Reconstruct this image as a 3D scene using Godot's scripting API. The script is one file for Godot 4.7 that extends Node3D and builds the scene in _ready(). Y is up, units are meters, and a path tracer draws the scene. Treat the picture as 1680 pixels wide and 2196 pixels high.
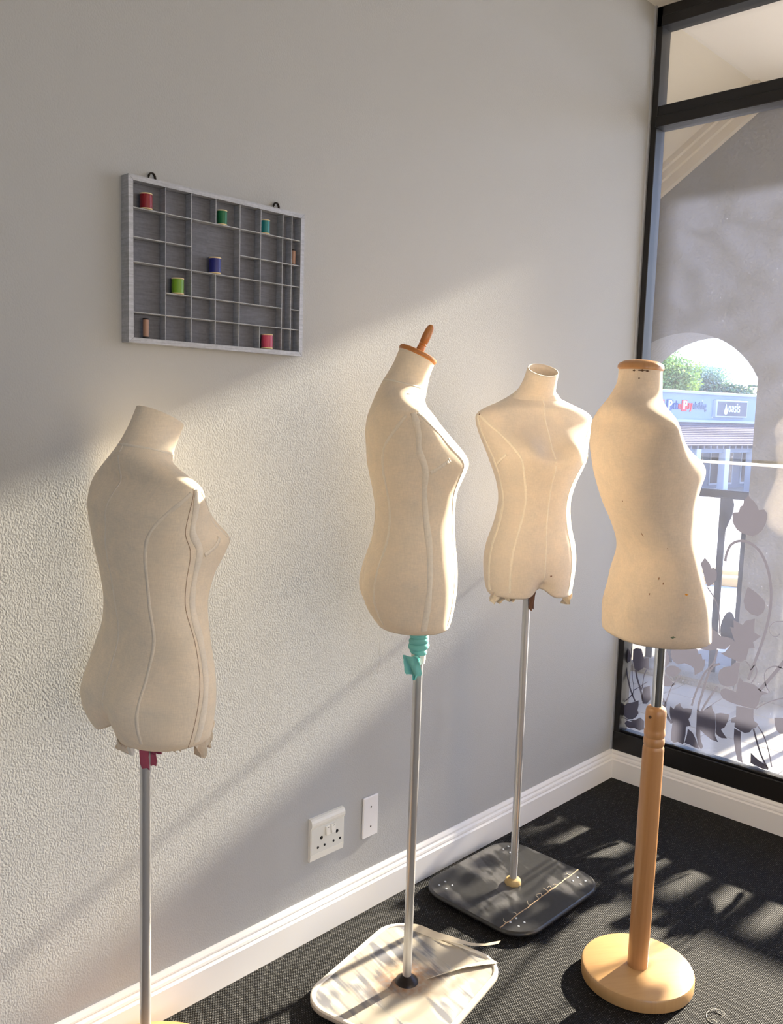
extends Node3D
# A corner of a sewing studio: four linen dress forms on stands by a sunlit window with leafy vinyl decals,
# a type tray with thread spools on the wall, and a veranda with an arch and a shop block outside.
# World: left wall is the plane z = 0 (x < 0 inside), window wall is x = 0 (z > 0), y up, metres.

# ------------------------------------------------------------------ mesh builder
class Mb:
	var v := PackedVector3Array()
	var uv := PackedVector2Array()
	var g := PackedInt32Array()
	var next_group := 1

	func tri(a: Vector3, b: Vector3, c: Vector3, group: int, ua := Vector2.ZERO, ub := Vector2.ZERO, uc := Vector2.ZERO) -> void:
		v.append(a); v.append(b); v.append(c)
		uv.append(ua); uv.append(ub); uv.append(uc)
		g.append(group)

	func quad(a: Vector3, b: Vector3, c: Vector3, d: Vector3, group := -1, ua := Vector2.ZERO, ub := Vector2.ZERO, uc := Vector2.ZERO, ud := Vector2.ZERO) -> void:
		tri(a, b, c, group, ua, ub, uc)
		tri(a, c, d, group, ua, uc, ud)

	# turns the solid added since vertex «from» so that its front faces run clockwise
	func seal(from: int) -> void:
		var vol := 0.0
		var o := v[from] if v.size() > from else Vector3.ZERO
		for i in range(from, v.size(), 3):
			vol += (v[i] - o).dot((v[i + 1] - o).cross(v[i + 2] - o))
		if vol > 0.0:
			for i in range(from, v.size(), 3):
				var t := v[i + 1]; v[i + 1] = v[i + 2]; v[i + 2] = t
				var u := uv[i + 1]; uv[i + 1] = uv[i + 2]; uv[i + 2] = u

	func box(c: Vector3, s: Vector3, bevel := 0.0, b := Basis.IDENTITY) -> void:
		var from := v.size()
		var h := s * 0.5
		var r := minf(bevel, minf(h.x, minf(h.y, h.z)) * 0.9)
		if r <= 0.0:
			var p := []
			for i in 8:
				p.append(c + b * Vector3(h.x if i & 1 else -h.x, h.y if i & 2 else -h.y, h.z if i & 4 else -h.z))
			for f in [[0, 2, 3, 1], [4, 5, 7, 6], [0, 1, 5, 4], [2, 6, 7, 3], [0, 4, 6, 2], [1, 3, 7, 5]]:
				quad(p[f[0]], p[f[1]], p[f[2]], p[f[3]])
		else:
			var k := func(sx: float, sy: float, sz: float, axis: int) -> Vector3:
				var q := Vector3(h.x - r, h.y - r, h.z - r)
				q[axis] = h[axis]
				return c + b * Vector3(q.x * sx, q.y * sy, q.z * sz)
			for axis in 3:
				for sg in [-1.0, 1.0]:
					var pts := []
					for e in [[-1.0, -1.0], [1.0, -1.0], [1.0, 1.0], [-1.0, 1.0]]:
						var sv := Vector3.ONE
						sv[axis] = sg
						sv[(axis + 1) % 3] = e[0]
						sv[(axis + 2) % 3] = e[1]
						pts.append(k.call(sv.x, sv.y, sv.z, axis))
					if sg > 0: quad(pts[0], pts[1], pts[2], pts[3])
					else: quad(pts[3], pts[2], pts[1], pts[0])
			for axis in 3:
				var a1 := (axis + 1) % 3
				var a2 := (axis + 2) % 3
				for s1 in [-1.0, 1.0]:
					for s2 in [-1.0, 1.0]:
						var lo := Vector3.ONE
						var hi := Vector3.ONE
						lo[axis] = -1.0; lo[a1] = s1; lo[a2] = s2
						hi[axis] = 1.0; hi[a1] = s1; hi[a2] = s2
						var q0: Vector3 = k.call(lo.x, lo.y, lo.z, a1)
						var q1: Vector3 = k.call(hi.x, hi.y, hi.z, a1)
						var q2: Vector3 = k.call(hi.x, hi.y, hi.z, a2)
						var q3: Vector3 = k.call(lo.x, lo.y, lo.z, a2)
						if s1 * s2 > 0: quad(q0, q3, q2, q1)
						else: quad(q0, q1, q2, q3)
			for i in 8:
				var sv := Vector3(1.0 if i & 1 else -1.0, 1.0 if i & 2 else -1.0, 1.0 if i & 4 else -1.0)
				var q0: Vector3 = k.call(sv.x, sv.y, sv.z, 0)
				var q1: Vector3 = k.call(sv.x, sv.y, sv.z, 1)
				var q2: Vector3 = k.call(sv.x, sv.y, sv.z, 2)
				if sv.x * sv.y * sv.z > 0: tri(q0, q1, q2, -1)
				else: tri(q0, q2, q1, -1)
			# each face above was wound outward or inward alike: seal() settles which
		seal(from)

	# turned shape: profile of (radius, height) points
	func lathe(profile: Array, seg: int, xf := Transform3D.IDENTITY, sx := 1.0, sz := 1.0) -> void:
		var from := v.size()
		var group := next_group
		for i in profile.size() - 1:
			if i > 0:
				var d0: Vector2 = (profile[i] - profile[i - 1]).normalized()
				var d1: Vector2 = (profile[i + 1] - profile[i]).normalized()
				if d0.dot(d1) < 0.8: group += 1
			var p0: Vector2 = profile[i]
			var p1: Vector2 = profile[i + 1]
			for k in seg:
				var a0 := TAU * k / seg
				var a1 := TAU * (k + 1) / seg
				var q00 := xf * Vector3(cos(a0) * p0.x * sx, p0.y, sin(a0) * p0.x * sz)
				var q01 := xf * Vector3(cos(a1) * p0.x * sx, p0.y, sin(a1) * p0.x * sz)
				var q10 := xf * Vector3(cos(a0) * p1.x * sx, p1.y, sin(a0) * p1.x * sz)
				var q11 := xf * Vector3(cos(a1) * p1.x * sx, p1.y, sin(a1) * p1.x * sz)
				var u0 := float(k) / seg
				var u1 := float(k + 1) / seg
				if p0.x > 1e-6: tri(q00, q01, q11, group, Vector2(u0, p0.y), Vector2(u1, p0.y), Vector2(u1, p1.y))
				if p1.x > 1e-6: tri(q00, q11, q10, group, Vector2(u0, p0.y), Vector2(u1, p1.y), Vector2(u0, p1.y))
		next_group = group + 1
		seal(from)

	func tube(pts: Array, r0: float, r1: float, seg := 10, flat := 1.0) -> void:
		var from := v.size()
		var rings := []
		for i in pts.size():
			var d: Vector3 = (pts[mini(i + 1, pts.size() - 1)] - pts[maxi(i - 1, 0)]).normalized()
			var side := d.cross(Vector3.UP)
			if side.length() < 0.05: side = d.cross(Vector3.RIGHT)
			side = side.normalized()
			var up := side.cross(d)
			var r := lerpf(r0, r1, float(i) / maxi(1, pts.size() - 1))
			var ring := []
			for k in seg:
				var a := TAU * k / seg
				ring.append(pts[i] + side * cos(a) * r + up * sin(a) * r * flat)
			rings.append(ring)
		for i in rings.size() - 1:
			for k in seg:
				quad(rings[i][k], rings[i][(k + 1) % seg], rings[i + 1][(k + 1) % seg], rings[i + 1][k], next_group)
		for k in seg:
			tri(pts[0], rings[0][(k + 1) % seg], rings[0][k], next_group + 1)
			tri(pts[-1], rings[-1][k], rings[-1][(k + 1) % seg], next_group + 2)
		next_group += 3
		seal(from)

	# plate cut from a 2D outline (x, y), z from z0 to z1 in the frame xf
	func prism(poly: PackedVector2Array, z0: float, z1: float, xf := Transform3D.IDENTITY, scale_uv := 1.0) -> void:
		var from := v.size()
		var idx := Geometry2D.triangulate_polygon(poly)
		for i in range(0, idx.size(), 3):
			var a := poly[idx[i]]
			var b := poly[idx[i + 1]]
			var c := poly[idx[i + 2]]
			if (b - a).cross(c - a) < 0.0:
				var t := b; b = c; c = t
			tri(xf * Vector3(a.x, a.y, z1), xf * Vector3(b.x, b.y, z1), xf * Vector3(c.x, c.y, z1), -1, a * scale_uv, b * scale_uv, c * scale_uv)
			tri(xf * Vector3(a.x, a.y, z0), xf * Vector3(c.x, c.y, z0), xf * Vector3(b.x, b.y, z0), -1, a * scale_uv, c * scale_uv, b * scale_uv)
		var n := poly.size()
		var ccw := not Geometry2D.is_polygon_clockwise(poly)
		for i in n:
			var a := poly[i]
			var b := poly[(i + 1) % n]
			if not ccw:
				var t := a; a = b; b = t
			quad(xf * Vector3(a.x, a.y, z0), xf * Vector3(b.x, b.y, z0), xf * Vector3(b.x, b.y, z1), xf * Vector3(a.x, a.y, z1), -1, a * scale_uv, b * scale_uv, b * scale_uv, a * scale_uv)
		seal(from)

	# open sheet of rows of points, smooth
	func sheet(rows: Array) -> void:
		for i in rows.size() - 1:
			for k in rows[i].size() - 1:
				var u0 := Vector2(float(k) / (rows[i].size() - 1), float(i) / (rows.size() - 1))
				var u1 := Vector2(float(k + 1) / (rows[i].size() - 1), float(i + 1) / (rows.size() - 1))
				quad(rows[i][k], rows[i][k + 1], rows[i + 1][k + 1], rows[i + 1][k], next_group, u0, Vector2(u1.x, u0.y), u1, Vector2(u0.x, u1.y))
		next_group += 1

	# closed body of rings (each a loop of the same length); the ends are closed with fans
	func rings(loops: Array, cap_start := true, cap_end := true) -> void:
		var from := v.size()
		var n: int = loops[0].size()
		for i in loops.size() - 1:
			for k in n:
				var m := (k + 1) % n
				quad(loops[i][k], loops[i][m], loops[i + 1][m], loops[i + 1][k], next_group)
		for e in [[0, cap_start], [loops.size() - 1, cap_end]]:
			if not e[1]: continue
			var c := Vector3.ZERO
			for p in loops[e[0]]: c += p
			c /= n
			for k in n:
				var m := (k + 1) % n
				if e[0] == 0: tri(c, loops[0][m], loops[0][k], next_group + 1)
				else: tri(c, loops[e[0]][k], loops[e[0]][m], next_group + 2)
		next_group += 3
		seal(from)

	func mesh() -> ArrayMesh:
		var st := SurfaceTool.new()
		st.begin(Mesh.PRIMITIVE_TRIANGLES)
		for i in v.size():
			st.set_smooth_group(g[i / 3])
			st.set_uv(uv[i])
			st.add_vertex(v[i])
		st.generate_normals()
		st.index()
		return st.commit()

# ------------------------------------------------------------------ scene helpers
var used := {}
var rng := RandomNumberGenerator.new()

func numbered(called: String, parent: Node) -> String:
	var key := str(parent.get_instance_id()) + called
	used[key] = used.get(key, -1) + 1
	return called if used[key] == 0 else "%s_%03d" % [called, used[key]]

func obj(called: String, mb: Mb, m: Material, parent: Node = self, label := "") -> MeshInstance3D:
	var o := MeshInstance3D.new()
	o.mesh = mb.mesh()
	o.material_override = m
	o.name = numbered(called, parent)
	parent.add_child(o, true)
	if label: o.set_meta("label", label)
	return o

func same(called: String, mesh: Mesh, m: Material, parent: Node, xf: Transform3D) -> MeshInstance3D:
	var o := MeshInstance3D.new()
	o.mesh = mesh
	o.material_override = m
	o.name = numbered(called, parent)
	o.transform = xf
	parent.add_child(o, true)
	return o

func root(called: String, at := Vector3.ZERO, turn := 0.0) -> Node3D:
	var o := Node3D.new()
	o.name = numbered(called, self)
	o.position = at
	o.rotation.y = turn
	add_child(o, true)
	return o

func thing(called: String, label: String, category: String, at := Vector3.ZERO, turn := 0.0, group := "") -> Node3D:
	var o := root(called, at, turn)
	return tag(o, label, category, group)

func tag(o: Node3D, label: String, category: String, group := "") -> Node3D:
	o.set_meta("label", label)
	o.set_meta("category", category)
	if group: o.set_meta("group", group)
	return o

func part_root(called: String, parent: Node3D) -> Node3D:
	var o := Node3D.new()
	o.name = numbered(called, parent)
	parent.add_child(o, true)
	return o

func structure(o: Node3D, label := "") -> Node3D:
	o.set_meta("kind", "structure")
	if label: o.set_meta("label", label)
	return o

func slab(called: String, lo: Vector3, hi: Vector3, m: Material, parent: Node = self, bevel := 0.0) -> MeshInstance3D:
	var b := Mb.new()
	b.box((lo + hi) * 0.5, hi - lo, bevel)
	return obj(called, b, m, parent)

func mat(c: Color, rough := 0.8, metal := 0.0) -> StandardMaterial3D:
	var m := StandardMaterial3D.new()
	m.albedo_color = c
	m.roughness = rough
	m.metallic = metal
	return m

func tri_map(m: StandardMaterial3D, size: Vector3, world := true) -> StandardMaterial3D:
	m.uv1_triplanar = true
	m.uv1_world_triplanar = world
	m.uv1_triplanar_sharpness = 4.0
	m.uv1_scale = size
	return m

func noise(freq: float, kind := FastNoiseLite.TYPE_SIMPLEX_SMOOTH, octaves := 3, sd := 1) -> FastNoiseLite:
	var n := FastNoiseLite.new()
	n.noise_type = kind
	n.frequency = freq
	n.fractal_octaves = octaves
	n.seed = sd
	return n

func noise_tex(n: FastNoiseLite, side := 512, lo := Color.BLACK, hi := Color.WHITE) -> NoiseTexture2D:
	var t := NoiseTexture2D.new()
	t.width = side
	t.height = side
	t.seamless = true
	t.noise = n
	var r := Gradient.new()
	r.set_color(0, lo)
	r.set_color(1, hi)
	t.color_ramp = r
	return t

func image_tex(w: int, h: int, paint: Callable) -> ImageTexture:
	var im := Image.create(w, h, false, Image.FORMAT_RGB8)
	for y in h:
		for x in w:
			im.set_pixel(x, y, paint.call(float(x) / w, float(y) / h))
	return ImageTexture.create_from_image(im)

func relief(m: StandardMaterial3D, t: Texture2D, centimetres: float) -> StandardMaterial3D:
	m.heightmap_enabled = true
	m.heightmap_texture = t
	m.heightmap_scale = centimetres
	return m

# ------------------------------------------------------------------ dress forms: sections fitted to the real forms
# rows: height share, half width, depth to the front, depth to the back, centre shift
var form_a := {at = Vector3(-2.0960, 0, 0.2010), turn = 1.5484, lean = Vector2(0.0001, 0.0037), y0 = 0.7630, y1 = 1.3330, s = 1.000, tilt = 24.0, table = [
	0.0000, 0.1400, 0.0871, 0.0871, 0.0100,
	0.0200, 0.1500, 0.0869, 0.0869, 0.0066,
	0.0600, 0.1570, 0.0841, 0.0930, 0.0092,
	0.1400, 0.1630, 0.0766, 0.0936, 0.0148,
	0.2200, 0.1600, 0.0680, 0.0865, 0.0190,
	0.3200, 0.1390, 0.0646, 0.0758, 0.0222,
	0.4200, 0.1130, 0.0795, 0.0795, 0.0195,
	0.5000, 0.1160, 0.0945, 0.0855, 0.0186,
	0.6000, 0.1300, 0.1170, 0.0957, 0.0184,
	0.6600, 0.1410, 0.0855, 0.0774, 0.0003,
	0.7200, 0.1520, 0.0768, 0.0768, 0.0003,
	0.7700, 0.1640, 0.0549, 0.0607, -0.0001,
	0.8000, 0.1626, 0.0427, 0.0473, -0.0003,
	0.8250, 0.1348, 0.0427, 0.0473, -0.0033,
	0.8500, 0.1015, 0.0450, 0.0450, -0.0080,
	0.8700, 0.0750, 0.0450, 0.0450, -0.0080,
	0.8900, 0.0631, 0.0450, 0.0450, -0.0015,
	0.9100, 0.0528, 0.0450, 0.0450, 0.0039,
	0.9500, 0.0430, 0.0450, 0.0450, 0.0156,
	1.0000, 0.0420, 0.0450, 0.0450, 0.0285,
]}
var form_b := {at = Vector3(-1.4790, 0, 0.3210), turn = 0.8865, lean = Vector2(-0.0281, -0.0029), y0 = 0.8980, y1 = 1.4700, s = 0.900, tilt = 24.0, table = [
	0.0000, 0.1260, 0.0806, 0.0806, -0.0179,
	0.0200, 0.1350, 0.0857, 0.0857, -0.0205,
	0.0600, 0.1413, 0.0883, 0.0976, -0.0189,
	0.1400, 0.1467, 0.0889, 0.1087, -0.0150,
	0.2200, 0.1440, 0.0869, 0.1106, -0.0135,
	0.3200, 0.1251, 0.0814, 0.0956, -0.0139,
	0.4200, 0.1017, 0.0853, 0.0853, -0.0198,
	0.5000, 0.1044, 0.0949, 0.0859, -0.0258,
	0.6000, 0.1170, 0.1152, 0.0942, -0.0307,
	0.6600, 0.1269, 0.0936, 0.0847, -0.0431,
	0.7200, 0.1368, 0.0842, 0.0842, -0.0457,
	0.7700, 0.1476, 0.0682, 0.0753, -0.0517,
	0.8000, 0.1494, 0.0592, 0.0655, -0.0554,
	0.8250, 0.1314, 0.0524, 0.0579, -0.0574,
	0.8500, 0.1017, 0.0514, 0.0514, -0.0586,
	0.8700, 0.0774, 0.0498, 0.0498, -0.0546,
	0.8900, 0.0594, 0.0479, 0.0479, -0.0505,
	0.9100, 0.0504, 0.0455, 0.0455, -0.0460,
	0.9500, 0.0459, 0.0411, 0.0411, -0.0373,
	1.0000, 0.0430, 0.0405, 0.0405, -0.0263,
]}
var form_c := {at = Vector3(-0.9430, 0, 0.2360), turn = -0.5277, lean = Vector2(0.0000, 0.0000), y0 = 0.8740, y1 = 1.4720, s = 0.930, tilt = 26.0, table = [
	0.0000, 0.1157, 0.0833, 0.0833, 0.0132,
	0.0200, 0.1192, 0.0886, 0.0886, 0.0093,
	0.0600, 0.1223, 0.0913, 0.1009, 0.0092,
	0.1400, 0.1247, 0.0919, 0.1123, 0.0115,
	0.2200, 0.1192, 0.0898, 0.1143, 0.0132,
	0.3200, 0.1025, 0.0841, 0.0987, 0.0149,
	0.4200, 0.0952, 0.0881, 0.0881, 0.0167,
	0.5000, 0.1040, 0.0981, 0.0887, 0.0178,
	0.6000, 0.1272, 0.1190, 0.0974, 0.0163,
	0.6600, 0.1426, 0.0967, 0.0875, 0.0087,
	0.7200, 0.1559, 0.0870, 0.0870, -0.0019,
	0.7700, 0.1640, 0.0704, 0.0779, -0.0069,
	0.8000, 0.1643, 0.0612, 0.0677, -0.0049,
	0.8250, 0.1468, 0.0541, 0.0598, -0.0009,
	0.8500, 0.1125, 0.0531, 0.0531, -0.0003,
	0.8700, 0.0849, 0.0515, 0.0515, -0.0049,
	0.8900, 0.0619, 0.0494, 0.0494, -0.0075,
	0.9100, 0.0509, 0.0470, 0.0470, 0.0003,
	0.9500, 0.0447, 0.0425, 0.0425, 0.0164,
	1.0000, 0.0416, 0.0419, 0.0419, 0.0321,
]}
var form_d := {at = Vector3(-1.0390, 0, 0.6780), turn = 0.9826, lean = Vector2(-0.0173, -0.0035), y0 = 0.8660, y1 = 1.4620, s = 0.950, tilt = 2.0, table = [
	0.0000, 0.1330, 0.1092, 0.1092, -0.0159,
	0.0200, 0.1425, 0.1052, 0.1052, -0.0178,
	0.0600, 0.1492, 0.0936, 0.1034, -0.0141,
	0.1400, 0.1548, 0.0764, 0.0934, -0.0127,
	0.2200, 0.1520, 0.0664, 0.0845, -0.0191,
	0.3200, 0.1321, 0.0596, 0.0699, -0.0265,
	0.4200, 0.1074, 0.0823, 0.0823, -0.0431,
	0.5000, 0.1102, 0.0994, 0.0899, -0.0606,
	0.6000, 0.1235, 0.1156, 0.0946, -0.0765,
	0.6600, 0.1339, 0.0987, 0.0893, -0.0874,
	0.7200, 0.1444, 0.0834, 0.0834, -0.0958,
	0.7700, 0.1558, 0.0630, 0.0696, -0.1020,
	0.8000, 0.1577, 0.0559, 0.0617, -0.1057,
	0.8250, 0.1387, 0.0585, 0.0646, -0.1058,
	0.8500, 0.1074, 0.0635, 0.0635, -0.1088,
	0.8700, 0.0817, 0.0605, 0.0605, -0.1084,
	0.8900, 0.0627, 0.0573, 0.0573, -0.1064,
	0.9100, 0.0532, 0.0539, 0.0539, -0.1032,
	0.9500, 0.0484, 0.0482, 0.0482, -0.0981,
	1.0000, 0.0466, 0.0463, 0.0463, -0.0978,
]}

func row_at(f: Dictionary, t: float) -> PackedFloat32Array:
	var a: Array = f.table
	var n := a.size() / 5
	var i := 0
	while i < n - 2 and t > a[(i + 1) * 5]: i += 1
	var out := PackedFloat32Array()
	var t0: float = a[i * 5]
	var t1: float = a[(i + 1) * 5]
	var u := clampf((t - t0) / (t1 - t0), 0.0, 1.0)
	for k in range(1, 5):
		var p1: float = a[i * 5 + k]
		var p2: float = a[(i + 1) * 5 + k]
		var m1 := 0.0
		var m2 := 0.0
		if i > 0: m1 = (p2 - a[(i - 1) * 5 + k]) / (t1 - a[(i - 1) * 5]) * (t1 - t0)
		else: m1 = p2 - p1
		if i < n - 2: m2 = (a[(i + 2) * 5 + k] - p1) / (a[(i + 2) * 5] - t0) * (t1 - t0)
		else: m2 = p2 - p1
		var u2 := u * u
		var u3 := u2 * u
		out.append((2 * u3 - 3 * u2 + 1) * p1 + (u3 - 2 * u2 + u) * m1 + (-2 * u3 + 3 * u2) * p2 + (u3 - u2) * m2)
	return out

func skin(f: Dictionary, t: float, th: float) -> Vector3:
	var r := row_at(f, clampf(t, 0.0, 1.0))
	var s: float = f.s
	var n := lerpf(2.3, 2.0, smoothstep(0.78, 0.86, t))
	var ct := cos(th)
	var sn := sin(th)
	var a := signf(ct) * pow(absf(ct), 2.0 / n)
	var w := signf(sn) * pow(absf(sn), 2.0 / n) * r[0]
	var z := a * (r[1] if a > 0.0 else r[2])
	var front := smoothstep(-0.05, 0.25, ct)
	var bust := 0.030 * s * exp(-pow((t - 0.655) / 0.05, 2.0))
	z += front * bust * (exp(-pow((w - 0.072 * s) / (0.042 * s), 2.0)) + exp(-pow((w + 0.072 * s) / (0.042 * s), 2.0)))
	var back := smoothstep(-0.05, 0.25, -ct)
	var seat := 0.016 * s * exp(-pow((t - 0.12) / 0.08, 2.0))
	z -= back * seat * (exp(-pow((w - 0.07 * s) / (0.05 * s), 2.0)) + exp(-pow((w + 0.07 * s) / (0.05 * s), 2.0)))
	# armhole plates: the tips of the shoulders are cut a little flat
	var tl := deg_to_rad(f.tilt) * clampf((t - 0.78) / 0.22, 0.0, 1.0)
	var y: float = f.y0 + t * (f.y1 - f.y0) - z * sin(tl)
	z = z * cos(tl) + r[3]
	if f.get("legs", 0.0) > 0.0:
		y += f.legs * exp(-pow(w / (0.03 * s), 2.0)) * (1.0 - smoothstep(0.0, 0.09, t))
		z -= signf(ct) * 0.02 * s * exp(-pow(w / (0.022 * s), 2.0)) * (1.0 - smoothstep(0.0, 0.13, t)) * absf(ct)
	var lean: Vector2 = f.lean
	return Vector3(w + lean.x * y, y, z + lean.y * y)

func axis_at(f: Dictionary, y: float) -> Vector3:
	var lean: Vector2 = f.lean
	return Vector3(lean.x * y, y, lean.y * y)

func torso_mesh(f: Dictionary, hollow: bool) -> Mb:
	var b := Mb.new()
	var seg := 96
	var loops := []
	var low := []
	for k in seg: low.append(skin(f, 0.0, TAU * k / seg))
	var mid := Vector3.ZERO
	for p in low: mid += p / seg
	for q in [[0.55, 0.012], [0.86, 0.002], [0.965, -0.004]]:
		var loop := []
		for p in low: loop.append(mid + (p - mid) * Vector3(q[0], 1.0, q[0]) + Vector3(0, q[1], 0))
		loops.append(loop)
	for i in 121:
		var loop := []
		for k in seg: loop.append(skin(f, i / 120.0, TAU * k / seg))
		loops.append(loop)
	if hollow:
		for q in [[1.0, 0.93, 0.001], [0.985, 0.87, 0.0], [0.93, 0.84, 0.0], [0.86, 0.82, 0.0]]:
			var c := Vector3.ZERO
			var loop := []
			for k in seg:
				var p := skin(f, q[0], TAU * k / seg)
				loop.append(p)
				c += p / seg
			for k in seg: loop[k] = c + (loop[k] - c) * q[1] + Vector3(0, q[2], 0)
			loops.append(loop)
	b.rings(loops)
	return b

func path_point(path: Array, u: float) -> Vector2:
	var x := clampf(u, 0.0, 1.0) * (path.size() - 1)
	var i := mini(int(x), path.size() - 2)
	var k := x - i
	var p0: Vector2 = path[maxi(i - 1, 0)]
	var p1: Vector2 = path[i]
	var p2: Vector2 = path[i + 1]
	var p3: Vector2 = path[mini(i + 2, path.size() - 1)]
	return p1.cubic_interpolate(p2, p0, p3, k)

# a ribbon that lies on the form along a path of (height share, angle) points
func seam(f: Dictionary, path: Array, width: float, m: Material, parent: Node3D, called := "seam_tape", lift := 0.00035) -> void:
	var b := Mb.new()
	var rows := []
	var steps := 48
	for i in steps + 1:
		var u := float(i) / steps
		var q := path_point(path, u)
		var qa := path_point(path, u - 0.01)
		var qb := path_point(path, u + 0.01)
		var p := skin(f, q.x, q.y)
		var along := (skin(f, qb.x, qb.y) - skin(f, qa.x, qa.y)).normalized()
		var du := skin(f, q.x, q.y + 0.01) - skin(f, q.x, q.y - 0.01)
		var dv := skin(f, minf(q.x + 0.004, 1.0), q.y) - skin(f, maxf(q.x - 0.004, 0.0), q.y)
		var nrm := dv.cross(du).normalized()
		if nrm.dot(p - Vector3(0, p.y, 0) - skin(f, q.x, q.y + PI) * Vector3(1, 0, 1)) < 0.0: nrm = -nrm
		var side := along.cross(nrm).normalized()
		var w := width * (1.0 + 0.12 * sin(u * 23.0) + 0.08 * sin(u * 57.0 + 1.0))
		var loop := []
		for e in [[-0.5, -0.0006], [-0.46, lift], [0.46, lift], [0.5, -0.0006]]:
			loop.append(p + side * w * e[0] + nrm * e[1])
		rows.append(loop)
	b.rings(rows)
	obj(called, b, m, parent)

# a ragged scrap of cloth hanging from a point
func scrap(parent: Node3D, m: Material, at: Vector3, right: Vector3, length: float, width: float, sd: int, called := "loose_cloth", point := 0.25, curl := 0.012) -> void:
	rng.seed = sd
	var b := Mb.new()
	var out := Vector3.UP.cross(right).normalized()
	var n := 8
	var top := []
	var low := []
	var drift := rng.randf_range(-0.4, 0.4)
	for i in n + 1:
		var u := float(i) / n
		var w := width * lerpf(1.0, point, pow(u, 1.3)) * (1.0 + rng.randf_range(-0.08, 0.08))
		var rowt := []
		var rowl := []
		for k in 7:
			var s := k / 6.0 - 0.5
			var fold := sin(s * 9.0 + sd + u * 3.0) * curl * (0.4 + u)
			var p := at + right * (s * w + drift * u * width) + Vector3(0, -length * u * (1.0 - 0.25 * absf(s) * (1.0 if k % 2 else 0.4)), 0) + out * fold
			rowt.append(p + out * 0.0005)
			rowl.append(p - out * 0.0005)
		top.append(rowt)
		low.append(rowl)
	b.sheet(top)
	b.sheet(low)
	obj(called, b, m, parent)

func rounded(hw: float, hh: float, r: float, per := 8) -> PackedVector2Array:
	var p := PackedVector2Array()
	for q in [[1, 1, 0.0], [-1, 1, 0.5], [-1, -1, 1.0], [1, -1, 1.5]]:
		for i in per + 1:
			var a: float = PI * q[2] + PI * 0.5 * i / per
			p.append(Vector2(q[0] * (hw - r) + cos(a) * r, q[1] * (hh - r) + sin(a) * r))
	return p

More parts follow.
